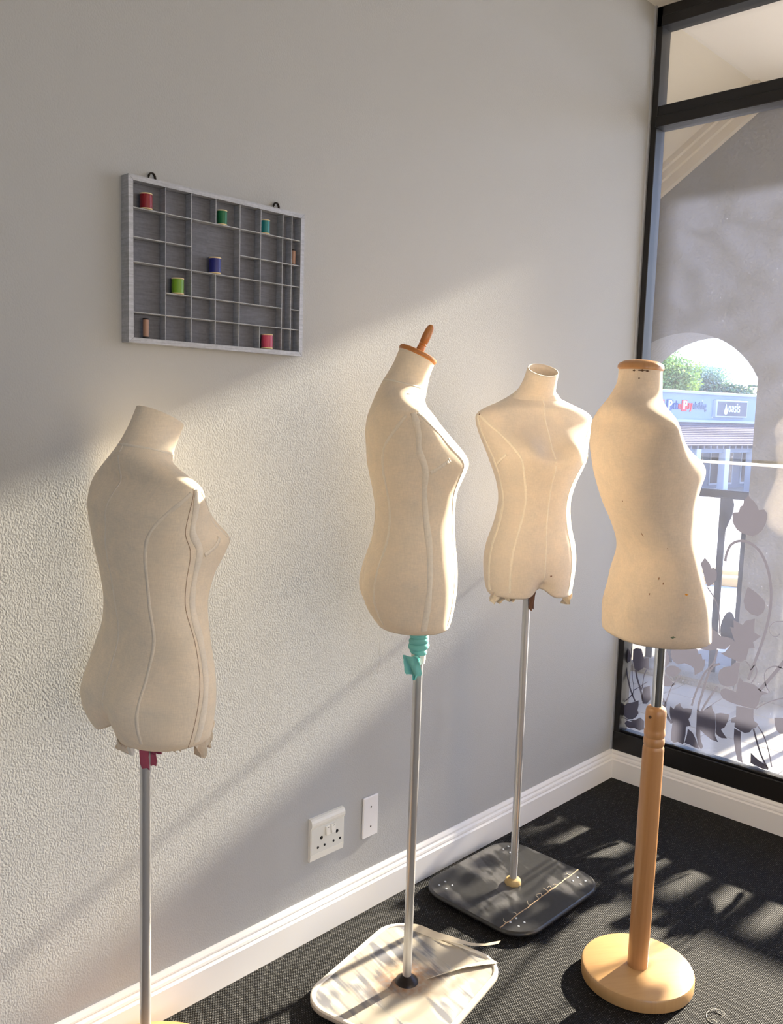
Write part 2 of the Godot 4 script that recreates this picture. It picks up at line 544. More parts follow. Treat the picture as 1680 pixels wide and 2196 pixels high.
var vine_shapes := [
	[[
		[0,520,17,507,33,490,43,470,42,449,29,437,15,436,-1,437,-4,496],
		[50,494,62,502,83,503,90,484,96,468,114,478,117,432,98,436,84,424,75,417,60,423,51,451],
		[101,360,126,373,132,322,117,302,102,299,96,322],
		[85,307,86,288,83,268,88,258,80,242,66,229,46,224,31,231,23,250,26,269,40,285,59,292,73,300],
		[34,204,42,217,59,218,78,230,96,244,112,235,114,203,95,193,75,197,58,191,43,193],
	],[
		[6,24,436,33,389,45,351,57,324,71,300],
		[3,42,499,49,439,55,383,62,350,59,324],
		[7,65,420,74,388,89,352,102,310],
		[5,108,430,100,405,97,370,94,351],
		[4,61,327,43,304,20,275,3,235,31,224,56,222,73,227],
		[3,63,341,77,352,97,370,116,386],
	]],
	[[
		[139,520,172,526,186,512,195,494,195,476,186,461,173,447,145,436],
		[180,442,186,457,199,466,217,470,233,465,243,459,231,441,215,428,197,428,185,434],
		[147,416,169,425,188,426,203,416,215,406,226,402,213,394,195,387,177,385,149,387],
		[210,318,224,310,232,326,246,339,252,327,259,322,275,327,293,328,290,306,282,288,292,267,275,258,275,227,271,197,267,191,248,194,233,185,221,193,221,225,223,257,213,276,209,297],
		[282,253,301,243,313,225,329,192,309,192,293,197,273,197,280,228],
	],[
		[5,242,439,223,412,209,387,200,355,191,322],
		[10,159,374,168,350,181,333,191,320,187,303,203,274,221,256],
	]],
	[[
		[299,877,319,858,325,843,336,847,346,830,346,808,334,788,316,775,305,801,293,836,285,853],
		[343,633,360,625,377,611,392,613,409,612,427,602,411,587,395,569,367,565,342,552,313,552,289,558,337,583,344,602],
		[248,550,272,552,296,548,302,531,311,535,317,516,326,518,327,495,320,475,293,453,289,477,277,484,253,488,229,477,209,485,198,504,201,528,224,545],
		[362,361,366,348,376,334,380,314,382,286,382,256,395,236,371,238,347,249,328,261,331,229,343,203,336,192,324,204,313,242,312,284,310,331,329,327,340,342],
		[378,334,396,342,427,344,423,320,413,294,401,285,412,271,425,258,405,254,390,259,383,268,384,292],
	],[
		[5,316,774,341,744,357,715,367,672,370,619],
		[7,367,563,359,516,328,468,313,426,299,381,290,340],
		[8,380,514,355,497,338,455,325,393,316,353,315,326],
		[7,377,433,354,389,336,352,327,326],
		[2,397,394,370,370,343,342],
	]],
	[[
		[433,1108,440,1099,453,1089,463,1078,472,1061,480,1063,489,1065,499,1054,501,1042,498,1019,488,995,474,981,459,971,443,973,424,977,404,987,392,1003,386,1016,387,1025,385,1031,387,1044,405,1048,409,1067,417,1072,421,1089],
		[455,799,488,782,511,765,519,749,514,722,496,705,472,708,452,724,445,749,450,780],
		[488,695,487,673,489,648,512,639,487,614,494,595,475,589,473,575,468,549,449,535,423,541,403,544,381,552,396,561,411,587,427,602,417,622,406,651,419,650,414,678,433,671,448,665,457,682],
		[377,473,381,492,397,507,419,515,432,531,449,534,448,510,447,487,446,464,433,447,411,440,391,442,380,454],
		[448,470,453,483,465,471,487,471,503,470,517,462,526,456,551,451,530,440,524,427,522,409,512,387,488,386,455,386,421,389,400,395,389,410,392,425,406,433,429,431,443,429],
		[448,381,483,384,507,385,509,355,513,345,527,338,520,324,507,315,500,302,484,294,467,298,447,307,448,321,434,318,436,335,450,342],
		[447,301,470,295,473,259,479,218,485,188,467,191,456,225,448,264],
	],[
		[9,481,482,501,557,521,636,532,704,535,769,526,836,504,897,472,936,428,952,390,936,375,901,372,874],
		[4,467,544,482,532,488,519,498,536,507,524,506,501,492,472],
	]],
	[[
		[577,374,605,381,630,372,635,346,615,329,600,325,586,335,580,352],
		[509,233,523,223,542,212,567,205,572,190,552,189,511,196],
	],[
		[11,613,603,590,565,573,536,545,491,521,454],
		[4,592,546,564,548,541,532,534,508,541,476,555,457],
		[2,579,703,555,697,540,681,538,664,548,649,564,650,571,659],
		[6,512,317,527,275,543,237,562,206,571,195],
		[5,525,331,543,311,559,279,573,238,582,204],
		[4,600,448,565,429,535,407,515,388],
	]],
]

# ------------------------------------------------------------------ the scene
func _ready() -> void:
	rng.seed = 7
	# camera, sky, sun, lamps, exposure
	var cam := Camera3D.new()
	cam.name = "camera"
	var yaw := 0.76525
	var pitch := -0.11663
	var roll := 0.03025
	var fwd := Vector3(cos(pitch) * cos(yaw), sin(pitch), -cos(pitch) * sin(yaw))
	var r0 := fwd.cross(Vector3.UP).normalized()
	var u0 := r0.cross(fwd)
	var right := r0 * cos(roll) + u0 * sin(roll)
	var up := u0 * cos(roll) - r0 * sin(roll)
	cam.transform = Transform3D(Basis(right, up, -fwd), Vector3(-2.9164, 1.3585, 1.6058))
	cam.fov = 60.459
	cam.near = 0.05
	cam.far = 400.0
	add_child(cam)
	cam.current = true

	var env := Environment.new()
	var sky := Sky.new()
	var sm := ProceduralSkyMaterial.new()
	sm.sky_top_color = Color(0.52, 0.68, 0.96)
	sm.sky_horizon_color = Color(0.93, 0.96, 1.0)
	sm.sky_curve = 0.18
	sm.ground_bottom_color = Color(0.45, 0.44, 0.42)
	sm.ground_horizon_color = Color(0.75, 0.74, 0.72)
	sky.sky_material = sm
	env.background_mode = Environment.BG_SKY
	env.sky = sky
	env.background_energy_multiplier = 4.3
	env.tonemap_mode = Environment.TONE_MAPPER_LINEAR
	env.tonemap_exposure = 1.05
	env.sdfgi_enabled = true
	env.ssao_enabled = true
	env.ssil_enabled = true
	var we := WorldEnvironment.new()
	we.name = "world_environment"
	we.environment = env
	add_child(we)

	var sun := DirectionalLight3D.new()
	sun.name = "sun"
	var el := deg_to_rad(22.0)
	var az := deg_to_rad(4.2)
	var ray := Vector3(-cos(el) * cos(az), -sin(el), -cos(el) * sin(az))
	sun.transform = Transform3D(Basis.looking_at(ray, Vector3.UP), Vector3(8, 4, 2))
	sun.light_color = Color(1.0, 0.95, 0.86)
	sun.light_energy = 9.5
	sun.light_angular_distance = 1.1
	sun.shadow_enabled = true
	sun.sky_mode = DirectionalLight3D.SKY_MODE_LIGHT_ONLY
	add_child(sun)

	build_materials()
	build_room()
	build_side_window()
	build_window()
	build_veranda()
	build_outdoors()
	build_tray()
	build_plates()
	build_form_a()
	build_form_b()
	build_form_c()
	build_form_d()
	build_decals()

# ------------------------------------------------------------------ materials
var M := {}

func build_materials() -> void:
	# orange-peel plaster: fine grain with pits
	var wall := mat(Color(0.69, 0.695, 0.695), 0.75)
	var wn := noise(0.075, FastNoiseLite.TYPE_SIMPLEX_SMOOTH, 2, 3)
	relief(wall, noise_tex(wn, 1024), 0.030)
	M.wall = tri_map(wall, Vector3(2.6, 2.0, 2.6))
	M.white = mat(Color(0.93, 0.925, 0.915), 0.45)
	M.ceiling = mat(Color(0.93, 0.925, 0.91), 0.85)
	M.plain = mat(Color(0.84, 0.83, 0.81), 0.8)
	# carpet of looped ribs
	var jn := noise(0.9, FastNoiseLite.TYPE_VALUE, 1, 11)
	var bign := noise(0.02, FastNoiseLite.TYPE_SIMPLEX, 2, 12)
	var loops := func(u: float, v: float) -> float:
		var row := v * 44.0
		var ri := floorf(row)
		var col := u * 30.0 + (0.5 if int(ri) % 2 == 0 else 0.0)
		var fx := col - floorf(col) - 0.5
		var fy := row - ri - 0.5
		var h := clampf(1.0 - (fx * fx * 3.4 + fy * fy * 3.6), 0.0, 1.0)
		var j := jn.get_noise_2d(floorf(col) * 7.0, ri * 5.0) * 0.5 + 0.5
		return h * (0.55 + 0.45 * j)
	var carpet := mat(Color.WHITE, 0.72)
	carpet.metallic_specular = 0.35
	carpet.albedo_texture = image_tex(512, 512, func(u: float, v: float) -> Color:
		var h: float = loops.call(u, v)
		var fleck := jn.get_noise_2d(u * 900.0, v * 900.0) * 0.5 + 0.5
		var c := lerpf(0.006, 0.60, pow(h, 3.4)) * (0.75 + 0.55 * fleck)
		return Color(c, c * 0.985, c * 0.97))
	relief(carpet, image_tex(512, 512, func(u: float, v: float) -> Color:
		var h: float = loops.call(u, v)
		return Color(h, h, h)), 0.22)
	M.carpet = tri_map(carpet, Vector3.ONE * 5.0)
	M.frame = mat(Color(0.075, 0.068, 0.07), 0.38)
	M.alu = mat(Color(0.80, 0.82, 0.85), 0.35, 0.6)
	var glass := mat(Color(1, 1, 1, 0.04), 0.02)
	glass.transparency = BaseMaterial3D.TRANSPARENCY_ALPHA
	M.glass = glass
	# dust on the pane, patchy, that scatters sunlight
	var film := mat(Color(0.95, 0.95, 0.98, 1.0), 0.9)
	film.transparency = BaseMaterial3D.TRANSPARENCY_ALPHA
	film.albedo_texture = film_texture()
	film.backlight_enabled = true
	film.backlight = Color(0.93, 0.93, 0.95)
	film.metallic_specular = 0.0
	M.film = film
	var vinyl := mat(Color(0.235, 0.205, 0.215), 0.6)
	vinyl.backlight_enabled = true
	vinyl.backlight = Color(0.295, 0.295, 0.335)
	M.vinyl = vinyl
	M.bead = mat(Color(0.95, 0.95, 0.94), 0.5)
	M.bead.backlight_enabled = true
	M.bead.backlight = Color(0.8, 0.8, 0.82)
	# linen: warm off-white weave
	M.linen = linen(Color(0.945, 0.885, 0.79), 21)
	M.linen_b = linen(Color(0.935, 0.87, 0.775), 22)
	M.linen_c = linen(Color(0.885, 0.83, 0.76), 23)
	M.linen_d = linen(Color(0.88, 0.81, 0.725), 24)
	M.tape = linen(Color(0.945, 0.90, 0.825), 25)
	M.scrap = linen(Color(0.92, 0.87, 0.79), 26)
	M.scrap.backlight_enabled = true
	M.scrap.backlight = Color(0.55, 0.5, 0.42)
	M.steel = mat(Color(0.80, 0.80, 0.80), 0.36, 0.75)
	M.chrome = mat(Color(0.86, 0.87, 0.88), 0.08, 1.0)
	M.darkmetal = mat(Color(0.12, 0.125, 0.135), 0.55, 0.3)
	M.black = mat(Color(0.02, 0.02, 0.02), 0.6)
	M.wood = wood(Color(0.76, 0.57, 0.38), Color(0.62, 0.43, 0.26), 0.35, 31)
	M.woodtop = wood(Color(0.78, 0.62, 0.42), Color(0.72, 0.56, 0.36), 0.35, 32)
	M.orange_wood = wood(Color(0.80, 0.53, 0.27), Color(0.66, 0.40, 0.18), 0.4, 33)
	M.teal = mat(Color(0.50, 0.80, 0.78), 0.9)
	M.mauve = mat(Color(0.62, 0.30, 0.38), 0.9)
	M.brown = mat(Color(0.50, 0.36, 0.29), 0.9)
	M.rag = mat(Color(0.93, 0.92, 0.90), 0.9)
	M.socket = mat(Color(0.93, 0.925, 0.89), 0.3)
	M.blank = mat(Color(0.92, 0.92, 0.93), 0.35)
	M.socket_face = mat(Color(0.88, 0.88, 0.85), 0.3)
	var traym := mat(Color.WHITE, 0.5, 0.25)
	var tn := noise(0.03, FastNoiseLite.TYPE_SIMPLEX, 4, 41)
	traym.albedo_texture = image_tex(256, 256, func(u: float, v: float) -> Color:
		var q := tn.get_noise_2d(u * 60.0, v * 900.0) * 0.5 + 0.5
		var w := tn.get_noise_2d(u * 500.0 + 90.0, v * 500.0) * 0.5 + 0.5
		var c := 0.60 + 0.12 * q + 0.06 * w
		return Color(c * 0.985, c, c * 1.035))
	M.tray = tri_map(traym, Vector3.ONE * 6.0)
	M.trayback = tri_map(mat(Color(0.62, 0.62, 0.64), 0.6, 0.1), Vector3.ONE * 6.0)
	M.trayback.albedo_texture = traym.albedo_texture
	M.stucco = tri_map(relief(mat(Color(0.52, 0.51, 0.495), 0.9), noise_tex(noise(0.05, FastNoiseLite.TYPE_SIMPLEX, 4, 51), 512), 0.25), Vector3.ONE * 1.2)
	M.soffit = mat(Color(0.80, 0.755, 0.67), 0.85)
	M.fold = mat(Color(0.93, 0.895, 0.84), 0.85)

func film_texture() -> ImageTexture:
	var im := Image.create(512, 512, false, Image.FORMAT_RGBA8)
	var n := noise(0.012, FastNoiseLite.TYPE_SIMPLEX, 4, 61)
	var fine := noise(0.2, FastNoiseLite.TYPE_SIMPLEX, 2, 62)
	rng.seed = 63
	for y in 512:
		for x in 512:
			var a := 0.055 + 0.022 * n.get_noise_2d(x, y) + 0.008 * fine.get_noise_2d(x, y)
			im.set_pixel(x, y, Color(0.76, 0.83, 1.0, a))
	for i in 90:
		im.set_pixel(rng.randi_range(2, 509), rng.randi_range(2, 509), Color(1, 1, 1, rng.randf_range(0.15, 0.6)))
	return ImageTexture.create_from_image(im)

func linen(c: Color, sd: int) -> StandardMaterial3D:
	var m := mat(Color.WHITE, 0.95)
	var blot := noise(0.012, FastNoiseLite.TYPE_SIMPLEX, 3, sd)
	var weave := noise(0.5, FastNoiseLite.TYPE_VALUE, 1, sd + 50)
	m.albedo_texture = image_tex(256, 256, func(u: float, v: float) -> Color:
		var th := sin(u * TAU * 64.0) * 0.5 + sin(v * TAU * 64.0) * 0.5
		var k := 1.0 + 0.012 * th + 0.02 * weave.get_noise_2d(u * 60.0, v * 400.0) + 0.02 * weave.get_noise_2d(u * 400.0, v * 60.0)
		# wrap the blotches so that the tile repeats without an edge
		var q := blot.get_noise_3d(cos(u * TAU) * 40.0, sin(u * TAU) * 40.0 + cos(v * TAU) * 40.0, sin(v * TAU) * 40.0)
		k *= 1.0 + 0.035 * q
		return Color(c.r * k, c.g * k * (1.0 - 0.01 * q), c.b * k * (1.0 - 0.02 * q)))
	m.rim_enabled = true
	m.rim = 0.25
	m.rim_tint = 0.5
	return tri_map(m, Vector3.ONE * 6.0, false)

func wood(light: Color, dark: Color, rough: float, sd: int) -> StandardMaterial3D:
	var m := mat(Color.WHITE, rough)
	var n := noise(0.02, FastNoiseLite.TYPE_SIMPLEX, 4, sd)
	m.albedo_texture = image_tex(256, 256, func(u: float, v: float) -> Color:
		var q := n.get_noise_2d(u * 1400.0, v * 90.0) * 0.5 + 0.5
		var w := n.get_noise_2d(u * 300.0 + 400.0, v * 40.0) * 0.5 + 0.5
		return light.lerp(dark, clampf(0.25 + 0.5 * q * w * 1.6 - 0.1, 0.0, 1.0)))
	m.clearcoat_enabled = true
	m.clearcoat = 0.25
	m.clearcoat_roughness = 0.25
	return tri_map(m, Vector3(3, 1.2, 3), false)

# ------------------------------------------------------------------ the room
const TOP := 2.762
const SIDE := 4.8

func skirting(called: String, along: float, xf: Transform3D) -> void:
	# profile: x out of the wall, y up; extruded along the wall
	var prof := PackedVector2Array([Vector2(0, 0), Vector2(0.020, 0), Vector2(0.020, 0.070), Vector2(0.0165, 0.0735), Vector2(0.0155, 0.0755), Vector2(0.0160, 0.079), Vector2(0.0145, 0.0845), Vector2(0.0105, 0.0885), Vector2(0.0095, 0.0905), Vector2(0.0105, 0.0925), Vector2(0.0100, 0.0960), Vector2(0.0070, 0.1010), Vector2(0.0035, 0.1045), Vector2(0, 0.1045)])
	var b := Mb.new()
	b.prism(prof, 0.0, along, xf)
	structure(obj(called, b, M.white))

func build_room() -> void:
	structure(slab("wall_left", Vector3(-6.3, -0.2, -0.2), Vector3(0.0, TOP + 0.2, 0.0), M.wall), "pale grey textured plaster wall behind the dress forms")
	structure(slab("wall_back", Vector3(-6.3, -0.2, 0.0), Vector3(-6.1, TOP + 0.2, SIDE + 0.2), M.plain))
	structure(slab("floor", Vector3(-6.1, -0.2, 0.0), Vector3(0.0, 0.0, SIDE + 0.15), M.carpet), "charcoal looped carpet with leaf shadows")
	structure(slab("ceiling", Vector3(-6.1, TOP, 0.0), Vector3(0.0, TOP + 0.2, SIDE + 0.2), M.ceiling))
	structure(slab("wall_window", Vector3(0.0, -0.2, 4.06), Vector3(0.1, TOP + 0.2, SIDE + 0.15), M.plain))
	structure(slab("trim_1", Vector3(0.0, TOP - 0.004, 0.0), Vector3(0.1, TOP + 0.2, 4.06), M.plain))
	structure(slab("trim_2", Vector3(0.0, -0.2, 0.0), Vector3(0.1, 0.1045, 4.06), M.plain))
	# skirting boards with an ogee top
	skirting("baseboard_left", 6.1, Transform3D(Basis(Vector3(0, 0, 1), Vector3(0, 1, 0), Vector3(-1, 0, 0)), Vector3(0, 0, 0)))
	skirting("baseboard_window", SIDE, Transform3D(Basis(Vector3(-1, 0, 0), Vector3(0, 1, 0), Vector3(0, 0, 1)), Vector3(0, 0, 0)))
	# bright aluminium edge between wall and window frame
	structure(slab("trim_3", Vector3(-0.012, 0.1045, 0.0), Vector3(0.0, TOP, 0.007), M.alu))

# the room is lit from the side by a wide shopfront opposite the plaster wall, outside the frame
func build_side_window() -> void:
	var w := structure(root("window_3"), "wide shopfront window opposite the plaster wall")
	for q in [[-6.1, -5.4, 0.0, TOP], [-3.0, 0.1, 0.0, TOP], [-5.4, -3.0, 0.0, 0.25], [-5.4, -3.0, 2.55, TOP]]:
		slab("surround", Vector3(q[0], q[2], SIDE), Vector3(q[1], q[3], SIDE + 0.15), M.plain, w)
	for i in 4:
		var x := -5.4 + i * 0.8
		slab("mullion", Vector3(x - 0.025, 0.25, SIDE + 0.03), Vector3(x + 0.025, 2.55, SIDE + 0.09), M.frame, w)
		if i < 3: slab("pane", Vector3(x + 0.02, 0.25, SIDE + 0.055), Vector3(x + 0.78, 2.55, SIDE + 0.061), M.glass, w)
	# warm fabric light box on the wall beside it
	var glow := mat(Color(0.95, 0.92, 0.86), 0.7)
	glow.emission_enabled = true
	glow.emission = Color(1.0, 0.90, 0.74)
	glow.emission_energy_multiplier = 1.0
	var t := thing("light_box", "large warm glowing light box on the wall behind the viewer", "light box", Vector3(-1.65, 0.55, SIDE))
	slab("frame", Vector3(-1.05, 0.0, -0.08), Vector3(1.05, 1.95, -0.001), M.frame, t, 0.004)
	slab("screen", Vector3(-1.0, 0.05, -0.088), Vector3(1.0, 1.90, -0.078), glow, t)
	var l := AreaLight3D.new()
	l.name = "light_box_lamp"
	l.area_size = Vector2(2.0, 1.85)
	l.light_energy = 3.1
	l.light_color = Color(1.0, 0.90, 0.76)
	l.area_range = 14.0
	l.shadow_enabled = true
	add_child(l)
	l.transform = Transform3D(Basis.looking_at(Vector3(0, 0, -1), Vector3.UP), Vector3(-1.65, 1.525, SIDE - 0.10))

func build_window() -> void:
	for i in 2:
		var z0 := 0.007 + i * 2.03
		var w := root("window_%d" % (i + 1))
		structure(w, "dark aluminium shopfront window with a transom and dusty panes")
		var z1 := z0 + 2.03
		var mk := func(called: String, y0: float, y1: float, za: float, zb: float, x0: float, x1: float) -> void:
			slab(called, Vector3(x0, y0, za), Vector3(x1, y1, zb), M.frame, w, 0.002)
		mk.call("jamb", 0.1045, 2.758, z0, z0 + 0.022, -0.004, 0.06)
		mk.call("jamb", 0.1045, 2.758, z1 - 0.022, z1, -0.004, 0.06)
		mk.call("bottom_rail", 0.1045, 0.176, z0, z1, -0.006, 0.06)
		mk.call("glazing_bead", 0.176, 0.184, z0 + 0.022, z1 - 0.022, 0.006, 0.024)
		mk.call("transom", 2.357, 2.43, z0 + 0.022, z1 - 0.022, 0.0, 0.06)
		mk.call("transom_lip", 2.356, 2.392, z0 + 0.022, z1 - 0.022, -0.014, 0.0)
		mk.call("top_rail", 2.69, 2.758, z0, z1, -0.004, 0.06)
		mk.call("top_rail_lip", 2.688, 2.722, z0 + 0.022, z1 - 0.022, -0.014, -0.004)
		for q in [[0.17, 1.206], [1.216, 2.36], [2.425, 2.695]]:
			slab("pane", Vector3(0.030, q[0], z0 + 0.01), Vector3(0.036, q[1], z1 - 0.01), M.glass, w)
			if q[0] < 2.0:
				var f := Mb.new()
				var ua := Vector2(z0, q[0])
				var ub := Vector2(z1, q[1])
				f.quad(Vector3(0.0375, q[0] + 0.01, z0 + 0.02), Vector3(0.0375, q[0] + 0.01, z1 - 0.02), Vector3(0.0375, q[1], z1 - 0.02), Vector3(0.0375, q[1], z0 + 0.02), -1, ua, Vector2(ub.x, ua.y), ub, Vector2(ua.x, ub.y))
				obj("dust_film", f, M.film, w)
		# white silicone joint between the two lower panes, in two strips that do not quite meet
		slab("pane_joint", Vector3(0.026, 1.206, z0 + 0.022), Vector3(0.040, 1.2155, z0 + 0.494), M.bead, w, 0.002)
		slab("pane_joint", Vector3(0.026, 1.205, z0 + 0.4945), Vector3(0.040, 1.2165, z1 - 0.022), M.bead, w, 0.002)

# ------------------------------------------------------------------ veranda with an arch
const AX := 1.5
const AT := 0.36
const AZ := -0.54

func build_veranda() -> void:
	# floor tiles laid on a bed
	var f := structure(root("floor_veranda"), "blue-grey tiled veranda floor outside the window")
	slab("tile_bed", Vector3(0.06, -0.3, -1.7), Vector3(2.3, -0.062, 6.4), mat(Color(0.42, 0.41, 0.40), 0.9), f)
	var tn := noise(0.05, FastNoiseLite.TYPE_SIMPLEX, 3, 71)
	var tones := []
	for i in 4:
		var c := 0.66 + 0.018 * i
		tones.append(tri_map(relief(mat(Color(c, c * 0.985, c * 0.96), 0.7), noise_tex(tn, 256), 0.06), Vector3.ONE * 2.0))
	var tb := Mb.new()
	tb.box(Vector3.ZERO, Vector3(0.396, 0.02, 0.396), 0.003)
	var tm := tb.mesh()
	rng.seed = 72
	for i in 4:
		for k in 11:
			same("tile", tm, tones[rng.randi_range(0, 3)], f, Transform3D(Basis(Vector3.UP, 0.0), Vector3(0.27 + i * 0.4, -0.061 + rng.randf() * 0.002, -1.4 + k * 0.4)))
	# arch wall: outline in (z, y)
	var poly := PackedVector2Array()
	poly.append(Vector2(-2.2, -0.3))
	poly.append(Vector2(-0.93, -0.3))
	for i in 25:
		var dz := -0.39 + 0.78 * i / 24.0
		poly.append(Vector2(AZ + dz, 1.36 + sqrt(0.44 * 0.44 - dz * dz)))
	poly.append(Vector2(-0.15, -0.3))
	poly.append(Vector2(0.14, -0.3))
	poly.append(Vector2(0.14, 2.9))
	poly.append(Vector2(4.2, 2.9))
	poly.append(Vector2(4.2, -0.3))
	poly.append(Vector2(6.4, -0.3))
	poly.append(Vector2(6.4, 3.1))
	poly.append(Vector2(-2.2, 3.1))
	var b := Mb.new()
	# the frame maps (x, y, z) of the outline to world (z, y, x)
	b.prism(poly, AX, AX + AT, Transform3D(Basis(Vector3(0, 0, 1), Vector3(0, 1, 0), Vector3(1, 0, 0)), Vector3.ZERO))
	structure(obj("wall_arch", b, M.stucco), "grey stucco veranda wall with an arched opening")
	# square garden pillar beyond the veranda, hidden behind the pier: its shade falls between the two openings
	structure(slab("pillar_garden", Vector3(3.5, -0.6, -0.535), Vector3(3.95, 5.2, 0.34), M.stucco))
	structure(slab("pillar_garden_base", Vector3(3.47, -0.6, -0.55), Vector3(3.98, 2.16, 0.365), M.stucco))
	structure(slab("pillar_garden_ledge", Vector3(3.44, 2.36, -0.60), Vector3(4.0, 2.46, 0.44), M.stucco))
	# low kerb at the foot of the wall
	structure(slab("kerb_veranda", Vector3(AX - 0.03, -0.1, -2.0), Vector3(AX + AT, -0.012, -0.15), tri_map(relief(mat(Color(0.52, 0.50, 0.46), 0.95), M.stucco.heightmap_texture, 0.4), Vector3.ONE * 2.0), self, 0.01))
	# ceiling: a slope that falls to the left, then a flat part
	var s := Mb.new()
	var q := [Vector2(-0.25, 2.965), Vector2(-2.2, 1.62), Vector2(-2.2, 1.78), Vector2(-0.3, 3.1), Vector2(-0.25, 3.1)]
	s.prism(PackedVector2Array(q), 0.1, AX + 0.02, Transform3D(Basis(Vector3(0, 0, 1), Vector3(0, 1, 0), Vector3(1, 0, 0)), Vector3.ZERO))
	structure(obj("ceiling_slope", s, M.soffit))
	structure(slab("ceiling_flat", Vector3(0.1, 2.965, -0.25), Vector3(AX + AT + 0.3, 3.12, 6.4), M.fold))
	structure(slab("wall_veranda_end", Vector3(0.06, -0.3, -2.2), Vector3(AX + AT, 3.1, -1.7), M.stucco))
	structure(slab("wall_veranda_side", Vector3(0.06, -0.3, -2.2), Vector3(0.1, 3.1, 0.0), M.stucco))
	# stepped moulding under the slope, against the arch wall
	for st in [[0.0, 0.105, 0.035], [0.0, 0.06, 0.06], [0.0, 0.028, 0.085]]:
		var mo := Mb.new()
		var dirv := Vector2(-1.95, -1.345).normalized()
		var nv := Vector2(-dirv.y, dirv.x)
		if nv.y > 0: nv = -nv
		var a := Vector2(-0.25, 2.965)
		mo.prism(PackedVector2Array([a - dirv * 0.02, a + dirv * 2.3, a + dirv * 2.3 + nv * st[1], a - dirv * 0.02 + nv * st[1]]), AX - st[2], AX + 0.01, Transform3D(Basis(Vector3(0, 0, 1), Vector3(0, 1, 0), Vector3(1, 0, 0)), Vector3.ZERO))
		structure(obj("trim_moulding", mo, M.soffit))
	# dark metal handrails in both openings
	railing(-0.93, -0.15, [-0.85, -0.725, -0.60, -0.35, -0.225], "dark metal handrail with flat posts in the arched opening outside")
	var posts := []
	for i in 32: posts.append(0.265 + 0.125 * i)
	railing(0.14, 4.2, posts, "dark metal handrail with posts right of the grey pier, beyond the frame")

func railing(z0: float, z1: float, posts: Array, label: String) -> void:
	var t := thing("handrail", label, "handrail", Vector3(AX + 0.18, -0.05, (z0 + z1) * 0.5))
	var c := t.position
	var b := Mb.new()
	b.box(Vector3(0, 1.012, 0), Vector3(0.045, 0.044, z1 - z0), 0.006)
	obj("top_rail", b, M.darkmetal, t)
	for i in posts.size():
		var z: float = posts[i] - c.z
		var p := Mb.new()
		var wide := 0.036
		# flat post that swells into a bracket under the rail
		var out := PackedVector2Array()
		var side := [[0.0, 1.0], [0.1, 1.0], [0.74, 0.95], [0.82, 1.0], [0.87, 1.5], [0.91, 1.9], [0.96, 2.0], [0.995, 1.7]]
		for e in side: out.append(Vector2(z - wide * 0.5 * (1.0 if e[0] < 0.8 else 1.05), e[0]))
		side.reverse()
		for e in side: out.append(Vector2(z + wide * (e[1] - 0.5), e[0]))
		p.prism(out, -0.006, 0.006, Transform3D(Basis(Vector3(0, 0, 1), Vector3(0, 1, 0), Vector3(1, 0, 0)), Vector3.ZERO))
		obj("post", p, M.darkmetal, t)
		if z0 < 0 and i >= 3:
			# cast leaf at the foot of the post
			var lf := Mb.new()
			var o := PackedVector2Array()
			for k in 20:
				var a := TAU * k / 20.0
				o.append(Vector2(z + (0.05 if i == 4 else 0.075) + 0.042 * cos(a) * (1.0 - 0.25 * sin(a)), 0.30 + 0.085 * sin(a)))
			lf.prism(o, -0.004, 0.004, Transform3D(Basis(Vector3(0, 0, 1), Vector3(0, 1, 0), Vector3(1, 0, 0)), Vector3.ZERO))
			obj("cast_leaf", lf, M.darkmetal, t)

# ------------------------------------------------------------------ outdoors
func build_outdoors() -> void:
	var gm := tri_map(relief(mat(Color(0.70, 0.685, 0.66), 0.9), noise_tex(noise(0.03, FastNoiseLite.TYPE_SIMPLEX, 4, 81), 512), 0.5), Vector3.ONE * 0.4)
	var b := Mb.new()
	var prof := [Vector2(1.86, -0.08), Vector2(4.0, -0.14), Vector2(9.0, -0.45), Vector2(22.0, -1.5), Vector2(38.0, -2.4), Vector2(60.0, -2.45), Vector2(90.0, -2.45)]
	var poly := PackedVector2Array()
	for p in prof: poly.append(p)
	poly.append(Vector2(90, -4))
	poly.append(Vector2(1.86, -4))
	b.prism(poly, -60.0, 60.0)
	structure(obj("ground_yard", b, gm), "sunlit pale paving falling away from the veranda")
	# sandy kerb stones
	var km := mat(Color(0.83, 0.70, 0.50), 0.9)
	var k1 := Mb.new()
	k1.box(Vector3(0, 0.045, 0), Vector3(0.16, 0.09, 0.62), 0.012)
	tag(obj("kerb_stone", k1, km), "sandy coloured kerb stone lying in the sunny yard nearer the arch", "kerb stone").transform = Transform3D(Basis(Vector3.UP, 0.5), Vector3(5.2, -0.22, -1.95))
	tag(obj("kerb_stone", k1, km), "sandy coloured kerb stone lying in the sunny yard, the farther one", "kerb stone").transform = Transform3D(Basis(Vector3.UP, 0.62), Vector3(5.8, -0.26, -2.2))
	build_shops()
	build_trees()

